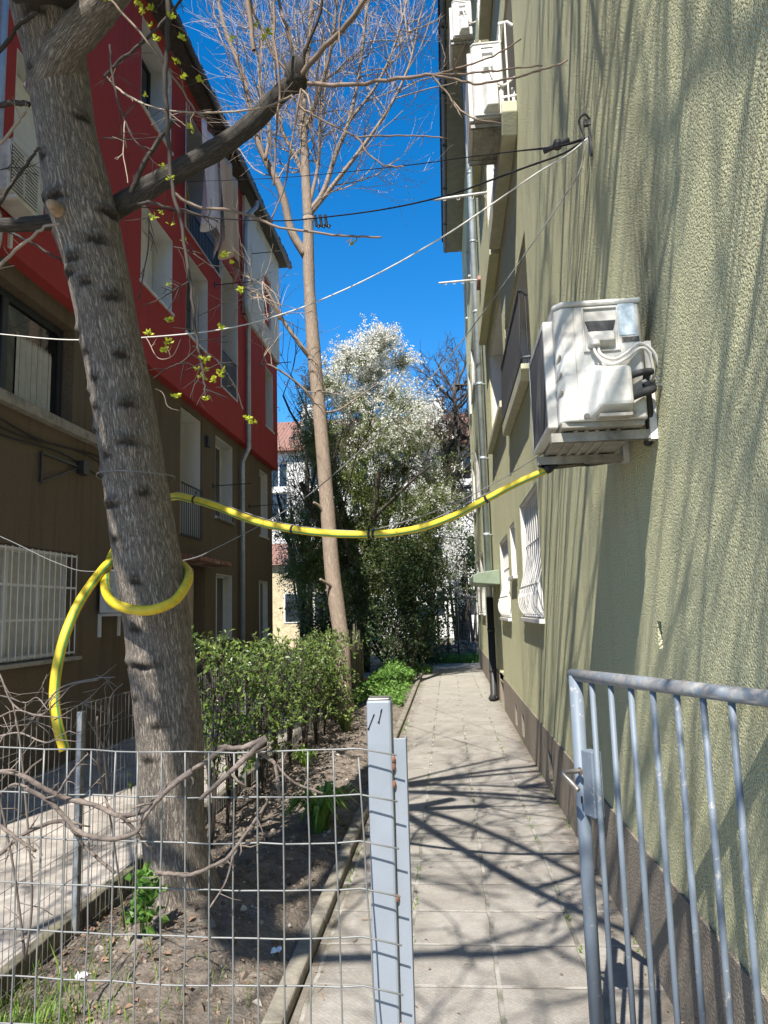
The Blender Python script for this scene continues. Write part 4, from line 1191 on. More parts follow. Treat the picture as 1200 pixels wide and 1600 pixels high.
for bb, n in (((-1.3, .5, -1.0, 1.3, 3.9, 6.2), 34), ((-3.9, -2.5, -.8, 1.4, 4.3, 6.3), 26), ((-1.9, -.7, .2, 1.8, 4.6, 6.2), 12)):
    for k in range(n): spray(V((U(bb[0], bb[1]), U(bb[2], bb[3]), U(bb[4], bb[5]))), 9, U(.7, 1.3), U(.007, .013))
for tgts, r in (([(-1.75, 3.0, 4.7), (-2.4, 1.6, 5.0), (-3.0, .6, 5.1), (-3.4, -.5, 5.6)], .06), ([(-1.75, 3.0, 4.9), (-1.2, 1.5, 5.2), (-.6, .6, 5.0), (-.1, -.4, 5.3)], .05), ([(-3.0, .6, 5.1), (-3.6, 1.2, 5.6)], .03), ([(-.6, .6, 5.0), (.2, .8, 5.6)], .028)):
    sp = smoothpath(tgts, 8); TW['twig_dark'].tube(sp, [lerp(r, r * .5, i / (len(sp) - 1)) for i in range(len(sp))], 10, False)
for k in ('shoot', 'twig_dark', 'twig_pale'):
    obj('twigs', TW[k], M[k], T1, smooth=True, kind='stuff')
obj('leaf_buds', LEAF, M['bud'], T1, kind='stuff')

# ------------------------------------------------------------------ hose, its carrying wire
pr_ = V((.40, 3.42, 2.215)); pl_ = at(270, 776, Y=4.02)
H1 = [vplane(x, y, pr_, pl_) for x, y in ((853, 735), (830, 745), (800, 759), (760, 780), (710, 806), (660, 824), (610, 833), (560, 835), (520, 834), (470, 829), (420, 820), (380, 808), (340, 792), (300, 780), (270, 776))]
H2 = [at(235, 792, Y=4.06), at(195, 835, Y=4.03), at(170, 880, Y=3.90), at(164, 910, Y=3.74), at(170, 933, Y=3.60), at(190, 948, Y=3.515), at(230, 954, Y=3.49), at(268, 942, Y=3.53), at(287, 921, Y=3.62), at(295, 901, Y=3.74), at(288, 886, Y=3.9), at(262, 872, Y=4.02),
      at(215, 866, Y=4.04), at(180, 872, Y=3.92), at(150, 903, Y=3.72), at(122, 945, Y=3.58), at(101, 995, Y=3.50), at(89, 1045, Y=3.46), at(85, 1090, Y=3.44), at(90, 1132, Y=3.43), at(101, 1173, Y=3.43)]
hp = smoothpath(H1 + H2, 8)
nh = len(H1) * 8
hr = []
for i in range(len(hp)):
    t = min(1, i / nh); hr.append(lerp(.0155, .0225, t) if i < nh else .0245)
hose = thing('yellow_hose', hp[-1], 'thick yellow hose with green stripe sagging across the path and looped round the tree', 'hose')
mb = MB(); mb.tube(hp, hr, 18, True, True)
obj('hose_pipe', mb, M['hose'], hose, smooth=True)
for x in (305, 460, 578, 583, 762):
    i = min(range(nh), key=lambda j: abs((lambda q: 600 - F * q.x / q.z)(R3.transposed() @ (hp[j] - CAM)) - x))
    d = (hp[i + 1] - hp[i]).normalized()
    mb = MB(); mb.tube([hp[i] - d * .006, hp[i] + d * .006], hr[i] + .003, 14); mb.tube([hp[i] + V((0, 0, hr[i])), hp[i] + V((.01, 0, hr[i] + .03))], .002, 4)
    obj('cable_tie', mb, M['tape'], hose)
mb = MB(); mb.tube([hp[0] + V((.05, -.01, .03)), hp[0] + V((.01, 0, .01)), hp[0] + (hp[1] - hp[0]) * .6], [.012, .026, .020], 12)
for k in range(4): mb.leaf(hp[0] + V((0, 0, .01)), (V((-.3, -.2, .6)) + rdir() * .6).normalized(), rdir(), .06, .04)
obj('tape_wrap', mb, M['tape'], hose)
mb = MB(); mb.tube(smoothpath([hp[0] + V((.02, 0, .01)), hp[0] + V((.15, .0, .02)), V((.70, 3.42, 2.25)), V((W, 3.43, 2.27))], 5), .009, 8)
obj('tail_pipe', mb, M['timber'], hose)
w1 = vplane(640, 822, pr_, pl_)
mb = MB(); mb.tube(smoothpath([vplane(x, y, pr_, pl_) for x, y in ((850, 732), (760, 772), (640, 824), (540, 829), (430, 815), (330, 782), (275, 768))], 6), .0028, 6)
mb.tube(smoothpath([vplane(x, y, pr_, pl_) for x, y in ((862, 700), (760, 762), (660, 806), (560, 832), (500, 830))], 6), .0022, 6)
obj('carrying_wire', mb, M['wire_grey'], hose)
# wire tied round the trunk
mb = MB(); c = at(213, 746, Y=3.61); ring = [c + V((.192 * math.cos(a), .192 * math.sin(a), .006 * math.sin(a * 2))) for a in [i * math.pi / 20 for i in range(41)]]
mb.tube(ring, .003, 6); obj('tie_wire', mb, M['galv'], label='thin wire ring tied round the big trunk above the hose', cat='wire')

# ------------------------------------------------------------------ hook and overhead cables
hk = V((W, 3.66, 4.04))
t = thing('cable_hook', hk, 'rusty black steel hook on the stucco wall that holds the cables', 'hook')
mb = MB(); mb.obox(hk + V((-.008, 0, -.10)), hk + V((-.008, 0, .10)), .012, .016, V((0, 1, 0))); obj('bar', mb, M['black_metal'], t)
mb = MB(); mb.tube(smoothpath([hk + V((0, 0, .1)), hk + V((-.03, -.01, .13)), hk + V((-.06, 0, .10)), hk + V((-.04, 0, .02)), hk + V((-.05, 0, -.01))], 5), .006, 8); mb.box(hk.x - .035, hk.x - .0, hk.y - .012, hk.y + .012, hk.z + .07, hk.z + .1)
obj('eye', mb, M['black_metal'], t)
mb = MB(); mb.tube([(W + .002, 2.98, 4.62), (W - .03, 2.98, 4.63)], .008, 6); mb.tube([(W - .012, 2.98, 4.63), (W - .008, 2.98, 4.4)], .004, 6); obj('wall_hook', mb, M['black_metal'], label='small rusty nail high in the stucco wall', cat='nail')
hs = hk + V((-.02, 0, 0))


def cable(name, label, pts, end, r, m, r0=None, sag=True):
    E_ = end
    P = [hs] + [vplane(x, y, hs, E_) for x, y in pts] + [E_]
    r *= .58; r0 = r0 and r0 * .66
    sp = smoothpath(P, 6)
    mb = MB(); R = [r if not r0 else lerp(r0, r, min(1, i / 14)) for i in range(len(sp))]
    mb.tube(sp, R, 8)
    t = obj(name, mb, M[m], smooth=True, label=label, cat='cable', group='cables from the wall hook')
    return t, sp
e1 = at(288, 284, X=RX + .005)
t, sp = cable('overhead_cable', 'thin black cable, uppermost from the wall hook to the red wall', [(870, 229), (800, 237), (720, 247), (630, 259), (485, 274), (395, 280)], e1, .0065, 'wire_black', .013)
q = vplane(871, 226, hs, e1); mb = MB(); mb.lathe([(0, -.022), (.022, -.022), (.026, 0), (.022, .022), (0, .022)], q, 10); mb.tube([q + V((-.07, .04, -.01)), q + V((.06, -.03, .005))], .014, 8)
obj('splice_clamp', mb, M['tape'], t)
e2 = at(200, 322, X=RX + .005)
t, sp = cable('overhead_cable', 'thick black cable with clamp, passing in front of the tan tree fork', [(880, 240), (820, 262), (760, 284), (700, 305), (600, 327), (500, 340), (430, 345), (330, 340), (257, 327)], e2, .010, 'wire_black')
mb = MB()
for x in (492, 500, 508):
    q = vplane(x, 341, hs, e2); mb.tube([q + V((0, 0, .03)), q + V((.01, .02, -.06)), q + V((.025, .02, -.075)), q + V((.035, .02, -.05))], .012, 6)
obj('clamp', mb, M['black_metal'], t)
e3 = at(-140, 508, X=L + .005)
cable('overhead_cable', 'white cable running down from the wall hook and behind the big trunk', [(885, 243), (840, 270), (760, 325), (700, 365), (620, 412), (540, 452), (450, 488), (350, 514), (229, 527), (109, 531), (0, 522)], e3, .0075, 'wire_white')
e4 = at(-120, 790, X=L + .005)
cable('overhead_cable', 'thin grey cable falling steepest from the wall hook to the low brown wall', [(905, 268), (880, 310), (790, 440), (700, 560), (620, 645), (550, 716), (480, 775), (420, 813), (340, 855), (285, 876), (150, 893), (90, 880), (0, 838)], e4, .0052, 'wire_grey')

# ------------------------------------------------------------------ front mesh fence, post, gate, vine
FY = 1.47
fn = thing('mesh_fence', (-.7, FY, 0), 'galvanised square wire-mesh fence across the foreground in front of the big tree', 'fence')
mb = MB(); bx = -.185
def top(x): return 1.335 + .012 * math.sin(x * 5) * .4 + (.0 if x < -.3 else (x + .3) * -.0)
xs_ = []; x = bx
while x > -1.75: xs_.append(x); x -= .0487 + U(-.0015, .0015)
zs_ = [1.343 - .0858 * k for k in range(16)]
for i, x in enumerate(xs_):
    lean = .06 if i == 0 else (.025 if i == 1 else U(-.004, .004))
    P = [V((x + lean * ((1.343 - z) / 1.3) + U(-.0012, .0012), FY + U(-.002, .002) - .0015, z + .01 * math.sin(x * 4) - (.015 if i == 0 and z > 1.3 else 0))) for z in zs_ if z > .03]
    mb.tube(P, .0017, 6)
for z in zs_:
    if z < .03: continue
    P = [V((bx + .075 + .0, FY - .004, z - .018))] + [V((x, FY + .0025 + U(-.001, .001), z + .01 * math.sin(x * 4) + U(-.0018, .0018))) for x in xs_]
    mb.tube(P, .0017, 6)
obj('mesh_panel', mb, M['galv'], fn, smooth=True)

gp = thing('gate_post', (-.135, 1.52, 0), 'pale blue-grey square steel gate post with 11 scratched near its top', 'gate post')
mb = MB(); mb.box(-.170, -.121, 1.50, 1.55, -.1, 1.425); obj('post_tube', mb, M['post_paint'], gp, bevel=.005)
mb = MB(); mb.box(-.1675, -.1235, 1.5025, 1.5475, 1.425, 1.429); obj('post_cap', mb, M['bare_steel'], gp, bevel=.003)
mb = MB(); mb.box(-.1185, -.0935, 1.512, 1.516, -.1, 1.349); mb.box(-.0975, -.0935, 1.516, 1.545, -.1, 1.349); obj('stop_strip', mb, M['post_paint'], gp, bevel=.0015)
mb = MB()
for z in (1.31, 1.295, 1.262, 1.05, .82, .55, .3):
    q = V((-.1205, 1.507, z)); mb.lathe([(0, -.007), (.004, -.005), (.0052, 0), (.004, .006), (0, .008)], q, 8)
obj('weld', mb, M['rust'], gp)
mb = MB()
for (x0, z0), (x1, z1) in (((574, 1140), (585, 1116)), ((590, 1130), (597, 1108))):
    a, b = at(x0 + 4, z0 - 1, Y=1.4993), at(x1 + 2, z1, Y=1.4993)
    a.x -= .003; b.x -= .003
    mb.obox(a, b, .0008, .0022, V((1, 0, 0))); mb.obox(b, b + V((-.003, 0, -.006)), .0008, .0018, V((1, 0, 0)))
    mb.obox(a + V((-.0012, 0, -.001)), a + V((.0012, 0, .001)), .0008, .004, V((1, 0, 0)))
obj('number_mark', mb, M['tape'], gp, label='handwritten 11 in black')

gz_ = 1.35
ga, gb = V((.455, 2.80, 0)), V((.835, 1.98, 0))          # free end, hinge end
gd = (gb - ga).normalized()
gt = thing('steel_gate', gb, 'chipped blue-grey tubular gate swung open against the stucco wall', 'gate')
gv = lambda s, z, o=0: ga + gd * s + V((0, 0, z)) + V((gd.y, -gd.x, 0)) * o
GL = (gb - ga).length
mb = MB(); mb.tube([gv(-.022, gz_), gv(.3, gz_ + .001), gv(GL + .02, gz_)], .0222, 18); obj('top_rail', mb, M['rail_paint'], gt, smooth=True)
mb = MB(); mb.tube([gv(0, gz_ - .0), gv(0, .05)], .0245, 18); obj('end_tube', mb, M['gate_paint'], gt, smooth=True)
mb = MB(); mb.tube([gv(GL, gz_), gv(GL, .05)], .0245, 18); obj('hinge_tube', mb, M['gate_paint'], gt, smooth=True)
mb = MB(); mb.tube([gv(0, .1), gv(GL, .1)], .02, 14); obj('bottom_rail', mb, M['gate_paint'], gt, smooth=True)
for k in range(7):
    s = .098 + k * .1055
    if s > GL - .03: continue
    mb = MB(); mb.tube([gv(s, gz_ - .015), gv(s + U(-.002, .002), .7), gv(s, .1)], .0098, 12); obj('bar', mb, M['gate_paint'], gt, smooth=True)
mb = MB(); P = [gv(.022, 1.085, .012), gv(.085, 1.085, .012), gv(.085, 1.085, -.03), gv(.022, 1.085, -.03)]
zt, zb = 1.092, .868
mb.add([p + V((0, 0, zt - 1.085)) for p in P] + [p + V((0, 0, zb - 1.085)) for p in P], [(3, 2, 1, 0), (4, 5, 6, 7), (0, 1, 5, 4), (1, 2, 6, 5), (2, 3, 7, 6), (3, 0, 4, 7)])
lk = obj('lock_case', mb, M['gate_paint'], gt, bevel=.004)
cn = V((gd.y, -gd.x, 0)) * -1      # towards the camera side
if cn.y > 0: cn = -cn
hpz = 1.022
mb = MB(); b0 = gv(.036, hpz) + cn * .028
mb.tube(smoothpath([b0, b0 + cn * .055 + gd * -.01, b0 + cn * .068 - gd * .005 + V((0, 0, -.004)), b0 + cn * .055 + gd * .03 + V((0, 0, -.032)), b0 + cn * .05 + gd * .055 + V((0, 0, -.05))], 5), .0085, 10)
obj('handle', mb, M['bare_steel'], lk, smooth=True)
mb = MB(); q = gv(.04, .925) + cn * .0315; mb.obox(q + V((0, 0, -.012)), q + V((0, 0, .012)), .008, .003, cn); obj('keyhole', mb, M['tape'], lk); mb = MB(); q = gv(.04, hpz) + cn * .0305; mb.tube([q, q + cn * .003], .014, 12)
obj('handle_rose', mb, M['bare_steel'], lk)
mb = MB()
for z in (.35, 1.15): mb.tube([gv(GL + .0, z) + V((.03, 0, 0)), gv(GL, z + .1) + V((.03, 0, 0))], .016, 10); mb.box(gb.x + .02, W, gb.y - .02, gb.y + .02, z + .03, z + .07)
obj('hinge', mb, M['gate_paint'], gt)

vt = thing('dry_vine', at(200, 1330, Y=1.52), 'bare reddish-grey vine branches woven through the front mesh fence', 'vine')
vm = MB()
def vbr(P, r0, r1, Y, knobs=3):
    vm = MB(); r0 *= .78; r1 *= .78
    sp = smoothpath(pxpath(P, Y[0], Y[1]), 7)
    n = len(sp)
    rr = [lerp(r0, r1, i / (n - 1)) * (1 + .22 * noise.noise(V((i * .5, r0 * 900, 2)))) for i in range(n)]
    sp = [p + V((U(-1, 1), U(-1, 1), U(-1, 1))) * r0 * .18 for p in sp]
    vm.tube(sp, rr, 9)
    for k in range(knobs):
        j = rnd.randrange(1, n - 1); d = rdir(); d.y *= .3; d.normalize(); l = U(.012, .05)
        vm.tube([sp[j], sp[j] + d * l * .6, sp[j] + d * l + rdir() * .008], [r1 * .6, r1 * .5, r1 * .3], 5)
    obj('branch', vm, M['vine'], vt, smooth=True)
vbr([(-30, 1200), (0, 1206), (30, 1210), (90, 1242), (150, 1259), (187, 1274), (225, 1266), (259, 1232), (319, 1191), (356, 1165)], .0062, .0066, (1.44, 1.50), 6)
vbr([(41, 1232), (75, 1251), (100, 1275), (124, 1300), (169, 1311), (210, 1302), (225, 1277), (259, 1237), (300, 1205)], .0058, .006, (1.43, 1.45), 6)
vbr([(-20, 1345), (0, 1334), (37, 1304), (90, 1283), (116, 1300), (131, 1322), (180, 1364)], .006, .005, (1.62, 1.66), 3)
vbr([(247, 1364), (272, 1366), (300, 1366), (349, 1345), (364, 1330), (394, 1289)], .0055, .004, (1.44, 1.46), 5)
vbr([(364, 1338), (352, 1379), (328, 1418)], .0026, .002, (1.44, 1.42), 1)
vbr([(394, 1289), (412, 1262), (427, 1238)], .004, .003, (1.5, 1.52), 1)
vbr([(313, 1249), (360, 1206), (416, 1154)], .0055, .0075, (1.43, 1.45), 2)
vbr([(340, 1168), (380, 1168), (416, 1152)], .0065, .0085, (1.5, 1.5), 1)
vbr([(394, 1169), (420, 1185), (431, 1199), (437, 1255)], .006, .0045, (1.53, 1.53), 1)
vbr([(425, 1186), (445, 1210), (464, 1225), (505, 1240)], .004, .003, (1.54, 1.56), 1)
vbr([(-10, 1282), (22, 1307), (56, 1330)], .005, .0035, (1.44, 1.44), 3)
vbr([(-10, 1250), (20, 1226), (45, 1230)], .004, .003, (1.5, 1.5), 2)
vbr([(90, 1240), (112, 1206), (137, 1178)], .0028, .002, (1.44, 1.42), 2)
vbr([(187, 1274), (205, 1290), (222, 1312), (240, 1330)], .005, .003, (1.46, 1.5), 2)
vbr([(152, 1120), (154, 1195), (165, 1247), (176, 1300), (195, 1450)], .004, .005, (2.4, 3.0), 4)

# bare shrub at the left edge, behind the fence
sh = thing('bare_shrub', at(40, 1500, Y=2.7), 'bare grey twiggy shrub at the left edge behind the mesh fence', 'shrub')
vm = MB()
def sbr(P, r, Y, side=4, l=.1):
    sp = smoothpath(pxpath(P, *Y), 5); n = len(sp)
    vm.tube(sp, [lerp(r, r * .5, i / (n - 1)) for i in range(n)], 6)
    for k in range(side):
        j = rnd.randrange(1, n - 1); d = rdir(); d.y *= .5; d.normalize()
        q = [sp[j], sp[j] + d * l * U(.4, 1) + rdir() * .01]; q.append(q[1] + (d + rdir() * .6).normalized() * l * .5)
        vm.tube(q, [r * .5, r * .4, r * .25], 4)
for P, r in (([(-20, 1030), (0, 1055), (20, 1100), (60, 1118), (90, 1095), (115, 1070), (155, 1062)], .005), ([(30, 1150), (45, 1132), (75, 1095), (100, 1072), (150, 1060), (180, 1058)], .005), ([(-10, 1125), (25, 1110), (60, 1118), (110, 1122)], .004), ([(0, 1150), (30, 1145), (60, 1157), (75, 1160), (90, 1155)], .005), ([(55, 1140), (65, 1105), (68, 1075)], .003), ([(85, 1125), (110, 1110), (140, 1090), (157, 1073)], .003), ([(-10, 1085), (15, 1090), (40, 1098), (58, 1090), (75, 1110)], .004), ([(168, 1240), (165, 1200), (160, 1165), (138, 1127)], .005), ([(170, 1140), (169, 1115), (175, 1085), (192, 1068)], .004), ([(40, 1500), (50, 1400), (40, 1250), (30, 1150), (20, 1100)], .007), ([(40, 1500), (20, 1350), (-10, 1200), (-20, 1120)], .007)):
    sbr(P, r * .8, (2.75, 2.6), 5, .10)
obj('twigs', vm, simple('grey_brown_twigs', (.17, .14, .12), .85, var=.4), sh, smooth=True)

# side fence along the yard
sf = thing('mesh_fence', (-1.9, 7, 0), 'dull low wire-mesh fence running back along the concrete yard', 'fence')
mb = MB(); y = 1.2
while y < 15.5:
    mb.tube([(-1.9 + U(-.004, .004), y, .04), (-1.9 + U(-.004, .004), y, 1.17)], .0019 if y < 7 else .0024, 4, False); y += .052
for k in range(9):
    z = .06 + k * .1388
    mb.tube([(-1.902, 1.2 + .5 * i, z + U(-.004, .004)) for i in range(29)], .0019, 4, False)
obj('mesh_panel', mb, M['galv_old'], sf)
for y in (3.78, 6.9, 9.6, 12.3, 15.0):
    mb = MB(); mb.box(-1.935, -1.905, y - .02, y + .02, -.05, 1.13 if y < 5 else 1.2); obj('post', mb, M['galv_post'] if y < 5 else M['galv_old'], sf, bevel=.003)
mb = MB()
for k in range(16):
    y = 12.0 + k * .25 + U(-.04, .04); mb.box(-1.86 + U(-.02, .02), -1.84 + U(0, .02), y, y + U(.05, .1), 0, U(1.0, 1.5))
obj('old_boards', mb, M['timber'], sf)

# ------------------------------------------------------------------ trees behind
def tubes_tree(mb, p, d, l, r, dep, spread, up, kids, taper=.6, nseg=5, minr=.004, curl=.14, kl=(.5, .8)):
    q = [p]; dd = d.copy()
    for i in range(nseg):
        dd = (dd + rdir() * curl + V((0, 0, up * .1))).normalized()
        q.append(q[-1] + dd * (l / nseg))
    ns = 8 if r > .04 else (5 if r > .012 else 3)
    mb.tube(q, [max(minr * .6, lerp(r, r * taper, i / nseg)) for i in range(nseg + 1)], ns, False, r > .04)
    ends = [q[-1]]
    if dep <= 0: return [(x, 1) for x in q[2:]]
    out = []
    for i in range(rnd.choice(kids)):
        j = rnd.randrange(1, nseg + 1)
        nd = ((q[j] - q[j - 1]).normalized() + rdir() * spread).normalized()
        out += tubes_tree(mb, q[j], nd, l * U(*kl), max(minr, r * taper * U(.4, .7)), dep - 1, spread, up, kids, taper, nseg, minr, curl, kl)
    return out

# slender tan tree
t2b = at(537, 1118, Z=0); t2b.y = 11.8; t2b.x = at(537, 1118, Y=11.8).x
T2 = thing('slender_tree', (t2b.x, t2b.y, 0), 'slender tan-barked bare tree standing beside the path behind the hedge', 'tree')
tp = [at(x, y, Y=11.8) for x, y in ((540, 1135), (536, 1080), (533, 1000), (520, 900), (512, 800), (504, 700), (497, 620), (490, 545), (484, 460), (482, 400), (482, 340))]
tr = [.178, .142, .128, .127, .119, .114, .110, .118, .096, .098, .082]
spt = smoothpath(tp, 8); rr = [lerp(tr[min(i // 8, 9)], tr[min(i // 8 + 1, 10)], (i % 8) / 8) * (1 + .05 * noise.noise(V((i * .3, 0, 5)))) for i in range(len(spt))]
mb = MB(); mb.tube(spt, rr, 22, True, True); obj('trunk', mb, M['tan_bark'], T2, smooth=True)
tm = MB(); lm = MB()
def lim2(P, r0, r1, Y=11.8, Y1=None):
    sp = smoothpath(pxpath(P, Y, Y1), 6); lm = MB(); lm.tube(sp, [lerp(r0, r1, i / (len(sp) - 1)) for i in range(len(sp))], 10, True, True); obj('limb', lm, M['tan_bark'], T2, smooth=True); return sp
L1 = [lim2([(482, 345), (478, 280), (474, 200), (476, 120), (485, 40), (490, -60)], .09, .04), lim2([(478, 400), (455, 360), (440, 300), (415, 250), (398, 205), (380, 120), (350, 40), (330, -60)], .075, .03, 11.8, 11.2),
      lim2([(484, 330), (505, 300), (525, 240), (545, 190), (560, 120), (570, 40), (580, -40)], .05, .022, 11.8, 12.2), lim2([(480, 290), (460, 240), (440, 200), (430, 120), (425, 20)], .045, .02, 11.8, 12.5), lim2([(478, 200), (500, 140), (520, 60), (530, -40)], .045, .02, 11.8, 11.2),
      lim2([(484, 335), (520, 290), (570, 225), (610, 165), (640, 100), (655, 30)], .045, .016, 11.8, 12.4), lim2([(545, 190), (590, 130), (620, 60), (640, -20)], .03, .014, 12, 12.5), lim2([(415, 250), (420, 200), (405, 130), (410, 40)], .03, .016, 11.4, 11.6), lim2([(484, 320), (498, 250), (500, 180), (515, 110)], .035, .018, 11.8, 12.0)]
lim2([(486, 560), (470, 540), (445, 505), (432, 480), (410, 440)], .045, .018, 11.8, 11.4)
S0 = lim2([(498, 650), (485, 620), (460, 595), (425, 572), (405, 568)], .028, .012, 11.8, 11.3); lim2([(503, 645), (530, 640), (560, 620), (590, 600)], .02, .008, 11.8, 12)
lim2([(438, 500), (420, 470), (385, 452), (370, 455)], .02, .008, 11.4, 11.0)
lim2([(506, 800), (498, 790), (490, 785)], .03, .02, 11.75, 11.6); lim2([(522, 920), (512, 912), (500, 905)], .03, .02, 11.75, 11.5)
for sp in L1:
    for k in range(15):
        j = rnd.randrange(3, len(sp)); t = (sp[j] - sp[j - 1]).normalized()
        d = (t * .7 + rdir() * .9 + V((0, 0, .35))).normalized()
        tubes_tree(tm, sp[j], d, U(.9, 1.9), .013, 2, .75, .5, (4, 4, 5), minr=.0037, curl=.2)
for sp, n in ((S0, 6), (smoothpath(pxpath([(445, 505), (432, 480), (410, 440)], 11.5, 11.3), 4), 8), (smoothpath(pxpath([(420, 470), (385, 452), (370, 455)], 11.2, 11), 4), 8)):
    for k in range(n):
        j = rnd.randrange(1, len(sp)); tubes_tree(tm, sp[j], (rdir() + V((0, 0, .5))).normalized(), U(.5, .9), .008, 1, .8, .3, (4, 5), minr=.004, curl=.25)
obj('twigs', tm, M['twig_pale'], T2, kind='stuff')

# leaf clouds
def cloud(mb, pts, n, spread, L, Wd, droop=0, upbias=.3):
    for i in range(n):
        p = rnd.choice(pts); q = p + rdir() * spread * rnd.random() ** .6
        d = rdir(); d.z -= droop; d.normalize()
        u = rdir() + V((0, 0, upbias)); l = U(.7, 1.3) * L
        mb.leaf(q, d, u, l, l * Wd, .2)


def bush_pts(c, rad_, n, top_bias=0):
    out = []
    for i in range(n):
        d = rdir(); r = rnd.random() ** .45
        p = V((c[0] + d.x * rad_[0] * r, c[1] + d.y * rad_[1] * r, c[2] + d.z * rad_[2] * r))
        if noise.noise(p * .9) < -.25 and rnd.random() < .8: continue
        out.append(p)
    return out

# hedge
hg = thing('hedge', (-1.78, 8, 0), 'glossy green leafy hedge growing along the low side fence', 'hedge')
stem = MB(); lf = MB()
pts = []
for k in range(26):
    y = 5.1 + k * .245; x = -1.72 + U(-.1, .1)
    hmax = 1.40 - .10 * (y - 5.2) / 6 + U(-.12, .07)
    lo = .58 - .04 * (y - 5)
    for s in range(4):
        d = V((U(-.3, .3), U(-.3, .3), 1)).normalized(); sp = [V((x, y, 0)), V((x, y, .4)) + d * .1, V((x + U(-.22, .22), y + U(-.2, .2), hmax - U(.05, .5)))]
        stem.tube(smoothpath(sp, 3), [.010, .009, .008, .007, .006, .005, .004], 5, False)
    for s in range(84):
        t = rnd.random(); p = V((x + rnd.gauss(0, .17), y + U(-.2, .2), lerp(lo - .1, hmax, t ** .75)))
        if noise.noise(p * 2.6) > -.22: pts.append(p)
for p in pts:
    d0 = (rdir() + V((.25, -.25, .7))).normalized()
    stem.tube([p - d0 * .1, p, p + d0 * .06], [.0025, .002, .0015], 3, False)
    for k in range(7):
        q = p + d0 * U(-.09, .07); d = (d0 * .5 + rdir()).normalized(); l = U(.022, .062)
        lf.leaf(q, d, (V((.1, -.4, .8)) + rdir() * .5).normalized(), l, l * .52, .18)
obj('stems', stem, M['twig_dark'], hg); obj('foliage', lf, M['hedge_leaf'], hg, kind='stuff')

# white blossom tree
pb = at(565, 1005, Y=20.5); pb.z = 0
T3 = thing('blossom_tree', pb, 'tall plum tree in white blossom behind the hedge at the end of the path', 'tree')
tm = MB()
forks = smoothpath([(pb.x, 20.5, 0), (pb.x + .05, 20.5, 1.2), (pb.x - .1, 20.4, 2.2)], 5); tk = MB(); tk.tube(forks, [lerp(.22, .16, i / 10) for i in range(11)], 12, True, True); obj('trunk', tk, M['dark_bark'], T3, smooth=True)
ends = []
for d, l, r in (((-.55, -.1, 1), 3.4, .11), ((.35, -.1, 1), 3.4, .11), ((.05, .3, 1), 3.8, .12), ((.75, .1, .8), 3, .08), ((-.1, -.5, 1), 3.4, .10), ((.3, .5, 1), 3.4, .1)):
    ends += tubes_tree(tm, forks[-1], V(d).normalized(), l, r, 3, .62, .35, (3, 4), minr=.01, kl=(.5, .75))
obj('branches', tm, M['dark_bark'], T3, smooth=True, kind='stuff')
wh = MB(); gr = MB()
PROF = [(1.5, -4.0, -.3), (2.6, -4.5, .0), (4.2, -4.6, .22), (5.6, -4.4, .12), (6.8, -4.1, -.15), (7.8, -3.8, -.45), (8.7, -3.45, -.75), (9.4, -2.9, -1.15), (9.95, -2.1, -1.5)]
def span(z):
    for (a, l0, r0), (b, l1, r1) in zip(PROF, PROF[1:]):
        if a <= z <= b:
            t = (z - a) / (b - a); return lerp(l0, l1, t), lerp(r0, r1, t)
    return None
nb = 0
while nb < 118:
    z = U(1.9, 9.35) if nb < 74 else U(2.6, 6.9); l, r_ = span(z); x = U(l + .25, r_ - .25); R_ = U(.55, .95) * (1 if z < 8 else .75)
    if r_ - l < 2.2 * rnd.random(): continue
    nb += 1
    c = V((x, 20.6 + U(-1.3, 1.0) * min(1, (r_ - l) / 3), z))
    wl = (z - 6.6) / 2.2 + .55 * (x + 1.9) / 1.8 + U(-.35, .35)
    for k in range(46):
        d = (rdir() + V((0, 0, .35))).normalized(); ln = R_ * U(.6, 1.35)
        base_w = max(.04, min(.93, .40 + .5 * wl + .18 * d.z))
        for q in range(7):
            p = c + d * ln * (q + rnd.random()) / 7 + rdir() * .05
            if rnd.random() < base_w * (.5 + .7 * q / 6):
                cloud(wh, [p], 8, .09, .046, .95)
                if rnd.random() < .3: cloud(gr, [p], 2, .12, .05, .5)
            else: cloud(gr, [p], 7, .13, .058, .5)
obj('blossom', wh, M['blossom'], T3, kind='stuff'); obj('leaves', gr, M['mid_leaf'], T3, kind='stuff')

# dark evergreens below and left of it
def shrub(label, c, rd, n, leafm, L, cat='shrub', stemh=None, name='evergreen_shrub', nl=10, group=None, wd=.55):
    t = thing(name, (c[0], c[1], 0), label, cat, group)
    mb = MB(); pts = bush_pts(c, rd, n); cloud(mb, pts * 1, len(pts) * nl, .22, L, wd)
    obj('foliage', mb, M[leafm], t, kind='stuff')
    st = MB()
    for k in range(7):
        e = rnd.choice(pts); st.tube(smoothpath([(c[0] + U(-.15, .15), c[1] + U(-.15, .15), 0), ((c[0] + e.x) / 2, (c[1] + e.y) / 2, c[2] * .5), e], 4), .035, 5, False)
    obj('stems', st, M['dark_bark'], t)
    return t
shrub('dark evergreen bush under the blossom tree, hiding its trunk foot', (-1.1, 18.9, 1.9), (1.3, 1.0, 1.8), 1100, 'dark_leaf', .085)
shrub('loose green shrub at the left below the blossom tree', (-3.1, 19.2, 1.5), (1.2, .9, 1.3), 420, 'mid_leaf', .085)
shrub('tall ivy-green bush left of the tan trunk behind the hedge', (-2.6, 17.0, .9), (.9, .9, .9), 380, 'dark_leaf', .08)
shrub('low dark bramble heap beside the far end of the path', (-.75, 22.3, .6), (.8, .6, .75), 420, 'dark_leaf', .07)
shrub('wide dark evergreen mass closing the garden behind the blossom tree', (-2.0, 23.6, 1.9), (2.3, .7, 2.0), 1500, 'dark_leaf', .085)
